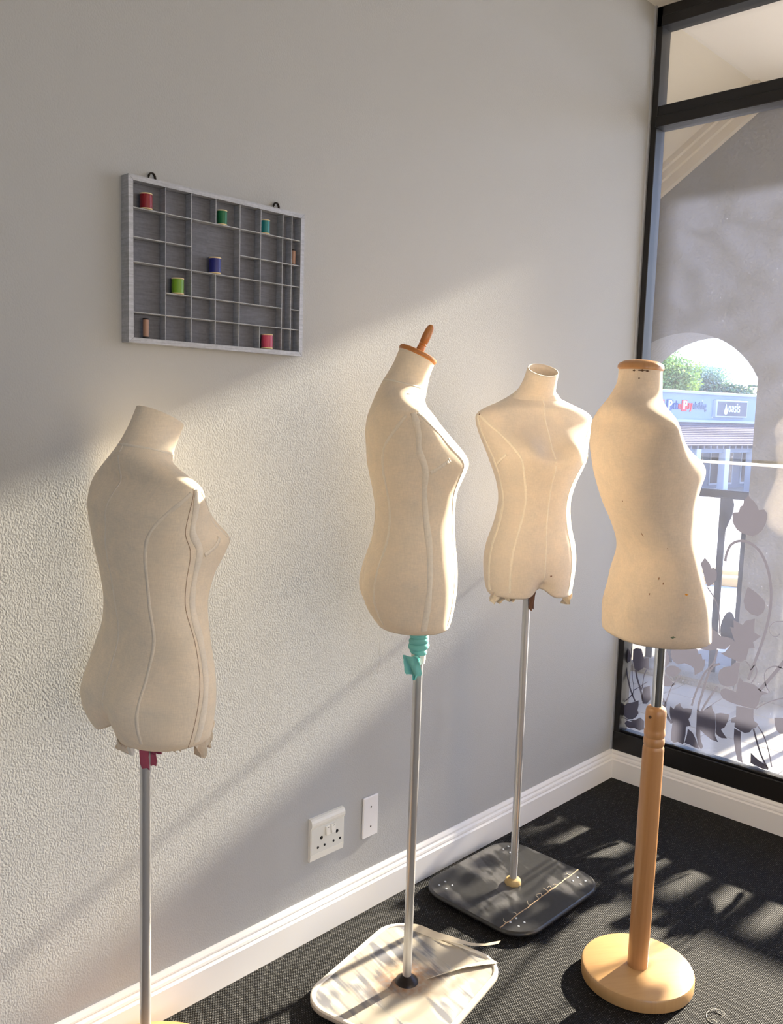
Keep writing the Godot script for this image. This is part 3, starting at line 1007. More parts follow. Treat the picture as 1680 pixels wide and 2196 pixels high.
func build_shops() -> void:
	# frame: s along the facade, y up, o towards the viewer
	var turn := -deg_to_rad(8.7)
	var t := thing("shop_building", "long blue-grey shop building with a white capped parapet, signs and a tiled canopy", "building", Vector3(42.761, 0, -18.731), turn)
	var wallm := mat(Color(0.50, 0.585, 0.68), 0.85)
	var capm := mat(Color(0.62, 0.67, 0.73), 0.7)
	var lowm := mat(Color(0.40, 0.46, 0.54), 0.85)
	var roofm := mat(Color(0.42, 0.405, 0.43), 0.95)
	roofm.metallic_specular = 0.1
	var glassm := mat(Color(0.16, 0.19, 0.24), 0.12)
	slab("parapet_wall", Vector3(-16, 1.2, -8), Vector3(14, 2.62, 0), wallm, t)
	slab("parapet_cap", Vector3(-16.1, 2.6, -8.1), Vector3(14.1, 2.75, 0.12), capm, t, 0.02)
	slab("band", Vector3(-16, 1.14, -0.1), Vector3(14, 1.28, 0.16), capm, t, 0.02)
	slab("shop_wall", Vector3(-16, -2.6, -8), Vector3(14, 1.2, -0.2), lowm, t)
	# tiled canopy: overlapping courses
	var n := 13
	for i in n:
		var u0 := float(i) / n
		var u1 := float(i + 1) / n
		var c := Mb.new()
		var pa := Vector2(0.05 + 2.0 * u0, 1.14 - 1.09 * u0)
		var pb := Vector2(0.05 + 2.0 * u1, 1.14 - 1.09 * u1)
		c.prism(PackedVector2Array([pa + Vector2(-0.03, 0.0), pb + Vector2(0.012, 0.018), pb + Vector2(-0.01, -0.012), pa + Vector2(-0.04, -0.04)]), -15.5, 13.5, Transform3D(Basis(Vector3(0, 0, 1), Vector3(0, 1, 0), Vector3(1, 0, 0)), Vector3.ZERO))
		obj("tile_course", c, roofm, t)
	# rafters, beam and white columns
	for i in 40:
		slab("rafter", Vector3(-12.0 + i * 0.55, -0.12, 0.2), Vector3(-11.9 + i * 0.55, 0.03, 2.0), mat(Color(0.40, 0.42, 0.47), 0.9), t)
	slab("beam", Vector3(-15.5, -0.34, 1.55), Vector3(13.5, -0.12, 1.75), lowm, t)
	for s in [-11.5, -9.0, -6.48, -3.97, -1.46, 1.05, 3.6, 6.1, 8.6]:
		slab("column", Vector3(s - 0.2, -2.6, 1.5), Vector3(s + 0.2, -0.12, 1.9), capm, t, 0.02)
	for s in [-10.5, -7.6, -4.6, -1.6, 1.3, 4.3, 7.3]:
		var p := part_root("shop_window", t)
		slab("window_frame", Vector3(s - 1.1, -2.2, -0.22), Vector3(s + 1.1, -0.35, -0.14), capm, p)
		slab("pane", Vector3(s - 1.02, -2.1, -0.15), Vector3(s - 0.05, -0.45, -0.12), glassm, p)
		slab("pane", Vector3(s + 0.05, -2.1, -0.15), Vector3(s + 1.02, -0.45, -0.12), glassm, p)
	# signs on the parapet: letters first
	var blue := mat(Color(0.20, 0.33, 0.55), 0.6)
	var red := mat(Color(0.82, 0.20, 0.26), 0.6)
	var pale := mat(Color(0.80, 0.83, 0.87), 0.6)
	var grey := mat(Color(0.38, 0.46, 0.56), 0.6)
	var sign := part_root("shop_sign", t)
	slab("logo_bar", Vector3(-4.72, 1.72, 0.0), Vector3(-4.46, 2.24, 0.05), red, sign)
	slab("logo_block", Vector3(-4.22, 1.72, 0.0), Vector3(-3.80, 2.26, 0.05), blue, sign, 0.01)
	letters("P", -4.14, 1.79, 0.05, 0.44, pale, sign, 0.30)
	letters("ick", -3.76, 1.79, 0.0, 0.40, blue, sign, 0.52)
	letters("n", -3.23, 1.79, 0.0, 0.36, red, sign, 0.22)
	slab("logo_block", Vector3(-2.95, 1.70, 0.0), Vector3(-2.53, 2.26, 0.05), red, sign, 0.01)
	letters("P", -2.87, 1.79, 0.05, 0.44, pale, sign, 0.30)
	letters("ay", -2.49, 1.79, 0.0, 0.40, red, sign, 0.46)
	letters("clothing", -1.96, 1.79, 0.0, 0.36, grey, sign, 1.2)
	var board := part_root("sign_board", t)
	slab("board_frame", Vector3(-0.16, 1.46, 0.0), Vector3(2.84, 2.36, 0.20), capm, board, 0.01)
	slab("board_face", Vector3(-0.02, 1.53, 0.19), Vector3(2.76, 2.28, 0.215), mat(Color(0.27, 0.32, 0.40), 0.5), board)
	letters("oasis", 0.95, 1.72, 0.21, 0.44, pale, board, 1.1)
	var d := PackedVector2Array()
	for i in 24:
		var a := TAU * i / 24.0
		var r := 0.17 * (1.0 if sin(a) < 0 else lerpf(1.0, 0.12, pow(sin(a), 0.8)))
		d.append(Vector2(0.74 + cos(a) * r, 1.76 + (sin(a) * 0.17 if sin(a) < 0 else sin(a) * 0.42)))
	var db := Mb.new()
	db.prism(d, 0.215, 0.235)
	obj("drop_emblem", db, pale, board)
	# a small yellow notice by the shop door
	tag(slab("yellow_notice", Vector3(-0.2, -0.5, -0.02), Vector3(0.2, 0.5, 0.02), mat(Color(0.86, 0.68, 0.36), 0.7), self, 0.01), "small upright yellow board standing before the distant shop windows", "notice board").transform = Transform3D(Basis(Vector3.UP, turn), Vector3(42.9, -2.0, -16.4))

func letters(text: String, s: float, y: float, o: float, cap: float, m: Material, parent: Node3D, width: float) -> void:
	var tm := TextMesh.new()
	var fnt := SystemFont.new()
	fnt.font_names = PackedStringArray(["Droid Sans"])
	fnt.font_weight = 700
	tm.font = fnt
	tm.text = text
	tm.font_size = 64
	tm.pixel_size = cap / 46.0
	tm.depth = 0.04
	tm.horizontal_alignment = HORIZONTAL_ALIGNMENT_LEFT
	var x := tm.get_aabb()
	var o3 := MeshInstance3D.new()
	o3.mesh = tm
	o3.material_override = m
	o3.name = numbered("lettering", parent)
	var k := width / maxf(x.size.x, 0.01)
	var base := 0.0
	if not text in ["P", "ick", "n", "oasis"]: base = 0.0
	o3.transform = Transform3D(Basis.from_scale(Vector3(k, 1, 1)), Vector3(s - x.position.x * k, y - x.position.y - (0.0 if text in ["P", "ick", "n", "oasis"] else cap * 0.27), o + 0.02))
	parent.add_child(o3, true)

func crown(parent: Node3D, c: Vector3, rad: Vector3, count: int, leaf: float, dark: Color, light: Color, sd: int) -> void:
	rng.seed = sd
	var q := QuadMesh.new()
	q.size = Vector2(leaf, leaf * 0.7)
	var m := mat(Color.WHITE, 0.8)
	m.vertex_color_use_as_albedo = true
	m.backlight_enabled = true
	m.backlight = Color(0.5, 0.6, 0.25)
	var mm := MultiMesh.new()
	mm.transform_format = MultiMesh.TRANSFORM_3D
	mm.use_colors = true
	mm.mesh = q
	mm.instance_count = count
	for i in count:
		var p := Vector3(rng.randfn(), rng.randfn(), rng.randfn()).normalized() * pow(rng.randf(), 0.45)
		p *= 1.0 + 0.22 * sin(p.x * 7.0 + sd) * cos(p.y * 6.0)
		var bs := Basis.from_euler(Vector3(rng.randf() * TAU, rng.randf() * TAU, rng.randf() * TAU))
		mm.set_instance_transform(i, Transform3D(bs, c + p * rad))
		mm.set_instance_color(i, dark.lerp(light, rng.randf()))
	var o := MultiMeshInstance3D.new()
	o.multimesh = mm
	o.material_override = m
	o.name = numbered("crown", parent)
	o.set_meta("kind", "stuff")
	parent.add_child(o, true)

func build_trees() -> void:
	var trunk := mat(Color(0.35, 0.28, 0.22), 0.9)
	# places in the frame of the shop building, behind it
	var fr := Transform3D(Basis(Vector3.UP, -deg_to_rad(8.7)), Vector3(42.761, 0, -18.731))
	var list := [
		["large bright green tree rising behind the shop parapet", Vector3(11.9, 3.9, -12), Vector3(2.8, 2.0, 2.6), 16000, 0.15, Color(0.12, 0.22, 0.09), Color(0.42, 0.50, 0.18)],
		["tall pale blue-green tree behind the sign board", Vector3(18.3, 4.3, -13), Vector3(2.2, 1.2, 2.0), 7000, 0.13, Color(0.24, 0.34, 0.34), Color(0.40, 0.50, 0.46)],
		["low dark bluish tree on the right of the pale tree", Vector3(18.4, 3.25, -11), Vector3(2.4, 0.8, 2.0), 7000, 0.13, Color(0.07, 0.12, 0.13), Color(0.16, 0.24, 0.20)]]
	for i in list.size():
		var e: Array = list[i]
		var c: Vector3 = fr * e[1]
		var t := thing("tree", e[0], "tree", Vector3(c.x, -2.45, c.z))
		var tb := Mb.new()
		tb.tube([Vector3(0, 0, 0), Vector3(0.1, 2.5, 0.05), Vector3(0.0, c.y + 2.45, 0)], 0.32, 0.12, 10)
		obj("trunk", tb, trunk, t)
		crown(t, Vector3(0, c.y + 2.45, 0), e[2], e[3], e[4], e[5], e[6], 90 + i)
	# a yellow-green hill far behind with one small tree on top
	var hb := Mb.new()
	var rows := []
	for i in 13:
		var row := []
		for k in 25:
			var u := i / 12.0
			var s := k / 24.0
			var h := 10.5 * sin(PI * minf(u * 0.6, 0.5) * 1.0) * (0.75 + 0.25 * sin(s * 3.0 + 0.6))
			row.append(Vector3(110.0 + u * 80.0, -2.6 + h, -140.0 + s * 200.0))
		rows.append(row)
	hb.sheet(rows)
	structure(obj("hill_far", hb, mat(Color(0.66, 0.66, 0.36), 0.9)))
	var d := Vector3(176.0, 0, -70.5)
	var ft := thing("tree", "tiny round tree alone on the yellow-green hill", "tree", Vector3(d.x, 6.3, d.z))
	var fb := Mb.new()
	fb.tube([Vector3.ZERO, Vector3(0, 1.2, 0)], 0.2, 0.15, 8)
	obj("trunk", fb, trunk, ft)
	crown(ft, Vector3(0, 1.3, 0), Vector3(1.4, 0.8, 1.4), 1500, 0.25, Color(0.12, 0.18, 0.18), Color(0.20, 0.28, 0.26), 99)

# ------------------------------------------------------------------ decals on the glass
func vine(shape: Array, label: String, dz := 0.0, dy := 0.0, flip := false, group := "") -> void:
	var at := Vector3(0.029, 0.18, dz)
	var t := thing("vine_decal", label, "window decal", at, 0.0, group)
	var frame := Transform3D(Basis(Vector3(0, 0, 1), Vector3(0, 1, 0), Vector3(1, 0, 0)), Vector3.ZERO)
	var put := func(a: Array, i: int) -> Vector2:
		var z: float = a[i] * 0.001
		return Vector2(0.45 - z if flip else z, a[i + 1] * 0.001 - 0.18 + dy)
	for leaf in shape[0]:
		var o := PackedVector2Array()
		for i in range(0, leaf.size(), 2): o.append(put.call(leaf, i))
		if Geometry2D.triangulate_polygon(o).is_empty():
			o = Geometry2D.convex_hull(o)
			o.remove_at(o.size() - 1)
		var b := Mb.new()
		var idx := Geometry2D.triangulate_polygon(o)
		for i in range(0, idx.size(), 3):
			b.tri(frame * Vector3(o[idx[i]].x, o[idx[i]].y, 0), frame * Vector3(o[idx[i + 1]].x, o[idx[i + 1]].y, 0), frame * Vector3(o[idx[i + 2]].x, o[idx[i + 2]].y, 0), -1)
		obj("leaf", b, M.vinyl, t)
	for stem in shape[1]:
		var pts := []
		for i in range(1, stem.size(), 2): pts.append(put.call(stem, i))
		var n := (pts.size() - 1) * 6
		var half := float(stem[0]) * 0.001 * 0.5
		var lft := PackedVector2Array()
		var rgt := PackedVector2Array()
		for i in n + 1:
			var u := float(i) / n
			var p := path_point(pts, u)
			var d := (path_point(pts, u + 0.01) - path_point(pts, u - 0.01)).normalized()
			var w := half * (0.6 + 0.4 * absf(1.0 - 2.0 * u)) if stem[0] < 6 else half
			lft.append(p + d.orthogonal() * w)
			rgt.append(p - d.orthogonal() * w)
		var b := Mb.new()
		for i in n:
			b.quad(frame * Vector3(lft[i].x, lft[i].y, -0.0002), frame * Vector3(lft[i + 1].x, lft[i + 1].y, -0.0002), frame * Vector3(rgt[i + 1].x, rgt[i + 1].y, -0.0002), frame * Vector3(rgt[i].x, rgt[i].y, -0.0002))
		obj("stem", b, M.vinyl, t)

func build_decals() -> void:
	vine(vine_shapes[0], "vinyl vine decal with small round leaves on the glass nearest the wall corner")
	vine(vine_shapes[1], "vinyl vine decal behind the wooden stand, with a spiky tulip-like leaf at the bottom")
	vine(vine_shapes[2], "vinyl vine decal right of the wooden stand, one leaf high beside the linen hip")
	vine(vine_shapes[3], "tallest vinyl vine decal, its stem arching under a big serrated leaf")
	vine(vine_shapes[4], "vinyl vine decal cut by the photo edge, thick slanting stem and curled tendril")
	var beyond := "vinyl leaf vine decal farther along the glass beyond the frame, seen by its carpet shadows"
	for q in [[2, 0.62, 0.0, true], [3, 0.80, -0.05, false], [1, 0.95, 0.0, true], [2, 1.10, 0.05, false], [3, 1.35, 0.0, true]]:
		vine(vine_shapes[q[0]], beyond, q[1], q[2], q[3], "vine decals beyond the frame")

# ------------------------------------------------------------------ the type tray on the wall and its spools
func build_tray() -> void:
	var x0 := -2.0255
	var x1 := -1.5865
	var y0 := 1.4725
	var y1 := 1.7895
	var dep := 0.028
	var t := thing("type_tray", "grey wooden type tray with many small compartments hanging on the wall", "display tray", Vector3((x0 + x1) * 0.5, y0, 0.0))
	var c := t.position
	var put := func(called: String, xa: float, xb: float, ya: float, yb: float, za: float, zb: float, m: Material) -> void:
		slab(called, Vector3(xa, ya, za) - c, Vector3(xb, yb, zb) - c, m, t, 0.0008)
	put.call("back_panel", x0 + 0.004, x1 - 0.004, y0 + 0.004, y1 - 0.004, 0.002, 0.006, M.trayback)
	# mitred frame
	var w := 0.010
	var fr := [[Vector2(x0, y0), Vector2(x1, y0), Vector2(x1 - w, y0 + w), Vector2(x0 + w, y0 + w)], [Vector2(x0, y1), Vector2(x0 + w, y1 - w), Vector2(x1 - w, y1 - w), Vector2(x1, y1)], [Vector2(x0, y0), Vector2(x0 + w, y0 + w), Vector2(x0 + w, y1 - w), Vector2(x0, y1)], [Vector2(x1, y0), Vector2(x1, y1), Vector2(x1 - w, y1 - w), Vector2(x1 - w, y0 + w)]]
	for i in 4:
		var b := Mb.new()
		var o := PackedVector2Array()
		var mid := Vector2.ZERO
		for p in fr[i]: mid += p * 0.25
		for p in fr[i]: o.append((p - mid) * 0.9985 + mid - Vector2(c.x, c.y))
		b.prism(o, 0.0, dep)
		obj("frame_side", b, M.tray, t)
	# dividers
	var fz := dep - 0.002
	var th := 0.0022
	var rows := {h1 = 1.7295, h2 = 1.6745, h3 = 1.6275, h4 = 1.5755, h5 = 1.5315}
	var cols := [-1.943, -1.883, -1.824, -1.763, -1.7075, -1.6465, -1.6205]
	var bot := y0 + w
	var top := y1 - w
	var li := x0 + w
	var ri := x1 - w
	for s in [[li, ri, rows.h1], [li, cols[1], rows.h2], [cols[3], ri, rows.h2], [li, ri, rows.h3], [cols[0], cols[5], rows.h4], [cols[6], ri, rows.h4], [li, ri, rows.h5]]:
		put.call("shelf", s[0], s[1], s[2] - th * 0.5, s[2] + th * 0.5, 0.004, fz + 0.0006, M.tray)
	for s in [[0, bot, top], [1, bot, top], [2, rows.h1, top], [2, bot, rows.h3], [3, bot, top], [4, rows.h4, top], [4, bot, rows.h5], [5, bot, top], [6, bot, top]]:
		put.call("divider", cols[s[0]] - th * 0.5, cols[s[0]] + th * 0.5, s[1], s[2], 0.004, fz, M.tray)
	# bent metal hangers on the top edge
	for hx in [-1.962, -1.651]:
		var b := Mb.new()
		var pts := []
		for i in 13:
			var a := PI * i / 12.0
			pts.append(Vector3(hx - cos(a) * 0.0075, y1 + 0.006 + sin(a) * 0.0105, 0.006) - c)
		pts.push_front(Vector3(hx - 0.0075, y1 - 0.004, 0.006) - c)
		pts.append(Vector3(hx + 0.0075, y1 - 0.004, 0.006) - c)
		b.tube(pts, 0.0032, 0.0032, 8, 0.6)
		obj("hanger", b, mat(Color(0.20, 0.18, 0.16), 0.5, 0.6), t)
	var cream := mat(Color(0.87, 0.80, 0.64), 0.7)
	var blk := mat(Color(0.06, 0.05, 0.055), 0.5)
	var tan := mat(Color(0.62, 0.47, 0.38), 0.8)
	spool(-1.9825, rows.h1, 0.0305, 0.0125, Color(0.52, 0.03, 0.09), cream, "dark red thread spool in the top left compartment of the tray")
	spool(-1.8035, rows.h1, 0.0305, 0.0110, Color(0.02, 0.40, 0.23), cream, "emerald green thread spool in the top row of the tray, left of the teal one")
	spool(-1.6895, rows.h1, 0.0305, 0.0105, Color(0.03, 0.46, 0.47), cream, "teal thread spool in the top row near the right side of the tray")
	spool(-1.8215, rows.h3, 0.0335, 0.0128, Color(0.05, 0.09, 0.45), cream, "royal blue thread spool in the large middle compartment of the tray")
	spool(-1.9115, rows.h4, 0.0320, 0.0128, Color(0.42, 0.60, 0.12), cream, "lime green thread spool in the second column of the tray")
	spool(-1.6830, bot, 0.0315, 0.0135, Color(0.70, 0.24, 0.36), cream, "rose pink thread spool in the bottom row of the tray")
	spool(-1.9820, bot, 0.0390, 0.0062, Color(0.64, 0.49, 0.40), blk, "slim tan thread bobbin with black ends in the bottom left compartment")
	spool(-1.6085, rows.h2, 0.0340, 0.0058, Color(0.64, 0.49, 0.40), blk, "slim tan thread bobbin half hidden in the narrow right compartment")

func spool(x: float, y: float, h: float, r: float, c: Color, ends: Material, label: String) -> void:
	var t := thing("thread_spool", label, "thread spool", Vector3(x, y + 0.0012, 0.0065 + maxf(r, 0.0095)), 0.0, "thread spools in the tray")
	var m := mat(c, 0.4)
	var im := noise(0.5, FastNoiseLite.TYPE_VALUE, 1, 5)
	m.rim_enabled = true
	m.rim = 0.3
	var f := h * 0.075
	var b := Mb.new()
	var prof := [Vector2(0, f), Vector2(r * 0.9, f)]
	var n := 26
	for i in n + 1:
		var u := float(i) / n
		prof.append(Vector2(r * (0.93 + (0.025 if i % 2 else 0.0) + 0.02 * sin(u * PI)), lerpf(f, h - f, u)))
	prof.append(Vector2(0, h - f))
	b.lathe(prof, 28)
	obj("thread", b, m, t)
	for e in [0.0, h - f]:
		var d := Mb.new()
		d.lathe([Vector2(0, e), Vector2(r * 0.94, e), Vector2(r, e + f * 0.3), Vector2(r, e + f * 0.7), Vector2(r * 0.94, e + f), Vector2(r * 0.2, e + f), Vector2(0, e + f * 0.6)], 28)
		obj("spool_end", d, ends, t)

# ------------------------------------------------------------------ wall plates
func build_plates() -> void:
	# curled white thread on the carpet
	var cb := Mb.new()
	var cp := []
	for i in 40:
		var u := i / 39.0
		var a := u * TAU * 1.6
		cp.append(Vector3(-0.028 + 0.07 * u + 0.014 * cos(a), 0.0025 + 0.002 * sin(a * 1.3), 0.016 * sin(a)))
	cb.tube(cp, 0.0006, 0.0005, 6)
	var ct := obj("loose_thread", cb, mat(Color(0.85, 0.84, 0.80), 0.8))
	ct.position = Vector3(-1.0396, 0, 0.8708)
	tag(ct, "curled pale loose thread lying on the carpet in front of the wooden stand", "thread")
	var t := thing("power_socket", "cream double socket plate with two rocker switches low on the wall", "socket", Vector3(-1.5146, 0.204, 0.0))
	var b := Mb.new()
	# side profile (z, y): rounded top lip, flat face, sloped foot
	var prof := PackedVector2Array([Vector2(0, 0), Vector2(0.006, 0.0), Vector2(0.0085, 0.002), Vector2(0.0105, 0.018), Vector2(0.0095, 0.0185), Vector2(0.0095, 0.0885), Vector2(0.0125, 0.092), Vector2(0.0145, 0.098), Vector2(0.0145, 0.105), Vector2(0.012, 0.111), Vector2(0.007, 0.1145), Vector2(0, 0.115)])
	b.prism(prof, 0.0, 0.115, Transform3D(Basis(Vector3(0, 0, 1), Vector3(0, 1, 0), Vector3(1, 0, 0)), Vector3.ZERO))
	obj("faceplate", b, M.socket, t)
	var inner := Mb.new()
	inner.box(Vector3(0.0575, 0.0535, 0.0098), Vector3(0.110, 0.068, 0.001), 0.0)
	obj("face_inlay", inner, M.socket_face, t)
	for x in [0.0560, 0.0745]:
		var s := Mb.new()
		s.box(Vector3(x, 0.071, 0.0125), Vector3(0.0145, 0.024, 0.006), 0.0012, Basis(Vector3.RIGHT, -0.13))
		var o := obj("rocker_switch", s, M.socket, t)
		var k := Mb.new()
		k.box(Vector3(x, 0.0795, 0.0148), Vector3(0.005, 0.0012, 0.0006), 0.0)
		obj("switch_mark", k, M.darkmetal, o)
	for q in [[0.036, 0.057, 0.0046], [0.090, 0.057, 0.0046], [0.0245, 0.034, 0.0033], [0.0475, 0.034, 0.0033], [0.0785, 0.034, 0.0033], [0.1015, 0.034, 0.0033]]:
		var h := Mb.new()
		h.lathe([Vector2(0, 0.0), Vector2(q[2], 0.0), Vector2(q[2], 0.0008), Vector2(q[2] * 0.92, 0.0008), Vector2(q[2] * 0.9, 0.0002), Vector2(0, 0.0002)], 20, Transform3D(Basis(Vector3.RIGHT, PI * 0.5), Vector3(q[0], q[1], 0.0102)))
		obj("socket_hole", h, M.black, t)
	var t2 := thing("blank_plate", "narrow white blanking plate with two dark screws right of the socket", "blank plate", Vector3(-1.325, 0.1998, 0.0))
	var p := Mb.new()
	p.box(Vector3(0.0288, 0.0575, 0.0035), Vector3(0.0576, 0.115, 0.007), 0.0022)
	obj("faceplate", p, M.blank, t2)
	for y in [0.0295, 0.085]:
		var s := Mb.new()
		s.lathe([Vector2(0, 0.0011), Vector2(0.0016, 0.001), Vector2(0.0026, 0.0004), Vector2(0.0028, 0.0), Vector2(0, 0)], 16, Transform3D(Basis(Vector3.RIGHT, PI * 0.5), Vector3(0.0288, y, 0.0068)))
		obj("screw", s, mat(Color(0.35, 0.33, 0.32), 0.4, 0.8), t2)

# ------------------------------------------------------------------ stands
func pole(t: Node3D, f: Dictionary, y0: float, y1: float, r: float, m: Material, called := "pole") -> void:
	var b := Mb.new()
	b.tube([axis_at(f, y0), axis_at(f, lerpf(y0, y1, 0.5)), axis_at(f, y1)], r, r, 24)
	obj(called, b, m, t)

func all_seams(t: Node3D, f: Dictionary, torso: Node3D) -> void:
	for s in [-1.0, 1.0]:
		seam(f, [Vector2(0.015, s * 1.5), Vector2(0.2, s * 1.5), Vector2(0.42, s * 1.495), Vector2(0.6, s * 1.5), Vector2(0.72, s * 1.505), Vector2(0.795, s * 1.53)], 0.013, M.tape, torso)
		seam(f, [Vector2(0.02, s * 2.45), Vector2(0.12, s * 2.5), Vector2(0.25, s * 2.5), Vector2(0.42, s * 2.35), Vector2(0.58, s * 2.38), Vector2(0.66, s * 2.3), Vector2(0.73, s * 2.0), Vector2(0.785, s * 1.7)], 0.0065, M.tape, torso)
		seam(f, [Vector2(0.02, s * 0.75), Vector2(0.2, s * 0.72), Vector2(0.42, s * 0.62), Vector2(0.55, s * 0.66), Vector2(0.645, s * 0.72), Vector2(0.71, s * 0.85), Vector2(0.765, s * 1.15), Vector2(0.795, s * 1.4)], 0.0065, M.tape, torso)
		seam(f, [Vector2(0.585, s * 1.42), Vector2(0.61, s * 1.2), Vector2(0.625, s * 1.05), Vector2(0.632, s * 0.98)], 0.008, M.tape, torso, "dart_tape", 0.0013)
	seam(f, [Vector2(0.03, PI), Vector2(0.2, PI), Vector2(0.4, PI), Vector2(0.6, PI), Vector2(0.75, PI), Vector2(0.9, PI)], 0.0045, M.tape, torso)
	seam(f, [Vector2(0.05, 0.0), Vector2(0.2, 0.0), Vector2(0.4, 0.0), Vector2(0.6, 0.0), Vector2(0.75, 0.0), Vector2(0.9, 0.0)], 0.0045, M.tape, torso)
	var ring := []
	for i in 17: ring.append(Vector2(0.895, -PI + TAU * i / 16.0))
	seam(f, ring, 0.005, M.tape, torso, "neck_seam")

func stain(f: Dictionary, spots: Array, m: Material, torso: Node3D, called := "mark") -> void:
	for q in spots:
		var p := skin(f, q[0], q[1])
		var du := (skin(f, q[0], q[1] + 0.01) - skin(f, q[0], q[1] - 0.01)).normalized()
		var dv := (skin(f, q[0] + 0.004, q[1]) - skin(f, q[0] - 0.004, q[1])).normalized()
		var n := dv.cross(du).normalized()
		if n.dot(p - skin(f, q[0], q[1] + PI)) < 0: n = -n
		var b := Mb.new()
		var o := PackedVector2Array()
		for i in 9:
			var a := TAU * i / 9.0
			var r: float = 1.0 + 0.35 * sin(i * 2.7 + q[0] * 40.0)
			o.append(Vector2(cos(a) * q[2] * r, sin(a) * q[3] * r))
		b.prism(o, -0.0004, 0.0006, Transform3D(Basis(du, dv, n), p))
		obj(called, b, m, torso)

func plate_texture(dark: bool) -> ImageTexture:
	var n := noise(0.02, FastNoiseLite.TYPE_SIMPLEX, 4, 101 if dark else 102)
	return image_tex(512, 512, func(u: float, v: float) -> Color:
		var a := u * 0.35 + v
		var b := u - v * 0.35
		var streak := n.get_noise_2d(a * 26.0, b * 420.0)
		var cloud := n.get_noise_2d(a * 60.0 + 50.0, b * 130.0)
		var fine := n.get_noise_2d(u * 900.0, v * 900.0)
		if dark:
			var d := smoothstep(0.02, 0.5, cloud + streak * 0.35) * 0.16
			var k := 0.17 + d + fine * 0.02
			return Color(k, k * 0.99, k * 0.99)
		var c := Color(0.70, 0.665, 0.60)
		c = c.lerp(Color(0.84, 0.81, 0.75), smoothstep(0.0, 0.4, cloud))
		var worn := smoothstep(-0.02, 0.5, streak * 0.6 + cloud * 0.8 + 0.05)
		c = c.lerp(Color(0.40, 0.41, 0.44), worn * 0.8)
		var r := Vector2(u - 0.5, v - 0.5).length()
		var rust := clampf(1.0 - r / (0.24 + 0.10 * cloud), 0.0, 1.0)
		c = c.lerp(Color(0.62, 0.36, 0.17), rust * (0.55 + 0.45 * fine))
		c = c.lerp(Color(0.20, 0.11, 0.07), smoothstep(0.72, 0.95, rust))
		return c)

func base_plate(t: Node3D, hw: float, hd: float, r: float, turn: float, y0: float, thick: float, m: Material, off := Vector2.ZERO) -> Transform3D:
	# plate in its own frame: outline x/y becomes local x / -z
	var xf := Transform3D(Basis(Vector3.UP, turn) * Basis(Vector3.RIGHT, -PI * 0.5), Vector3(off.x, 0, off.y))
	var b := Mb.new()
	var steps := [[0.985, y0], [1.0, y0 + thick * 0.3], [1.0, y0 + thick * 0.7], [0.985, y0 + thick]]
	var from := b.v.size()
	var outer := []
	for s in steps:
		var loop := []
		for p in rounded(hw - (1.0 - s[0]) * 0.3, hd - (1.0 - s[0]) * 0.3, r): loop.append(xf * Vector3(p.x, p.y, s[1]))
		outer.append(loop)
	for i in outer.size() - 1:
		for k in outer[0].size():
			var k2: int = (k + 1) % outer[0].size()
			b.quad(outer[i][k], outer[i][k2], outer[i + 1][k2], outer[i + 1][k], 1)
	for e in [0, 3]:
		var ring := rounded(hw - 0.0045, hd - 0.0045, r)
		for k in ring.size():
			var k2 := (k + 1) % ring.size()
			var ua := Vector2(ring[k].x / (2 * hw) + 0.5, ring[k].y / (2 * hd) + 0.5)
			var ub := Vector2(ring[k2].x / (2 * hw) + 0.5, ring[k2].y / (2 * hd) + 0.5)
			var cc := xf * Vector3(0, 0, steps[e][1])
			if e: b.tri(cc, outer[e][k], outer[e][k2], 2, Vector2(0.5, 0.5), ua, ub)
			else: b.tri(cc, outer[e][k2], outer[e][k], 3, Vector2(0.5, 0.5), ub, ua)
	b.seal(from)
	obj("base_plate", b, m, t)
	for q in [[-1, -1], [1, -1], [1, 1], [-1, 1]]:
		var ft := Mb.new()
		ft.lathe([Vector2(0, 0), Vector2(0.016, 0), Vector2(0.018, y0 + 0.001), Vector2(0, y0 + 0.001)], 14, Transform3D(Basis.IDENTITY, xf * Vector3(q[0] * (hw - 0.06), q[1] * (hd - 0.06), 0)))
		obj("rubber_foot", ft, M.black, t)
	return xf

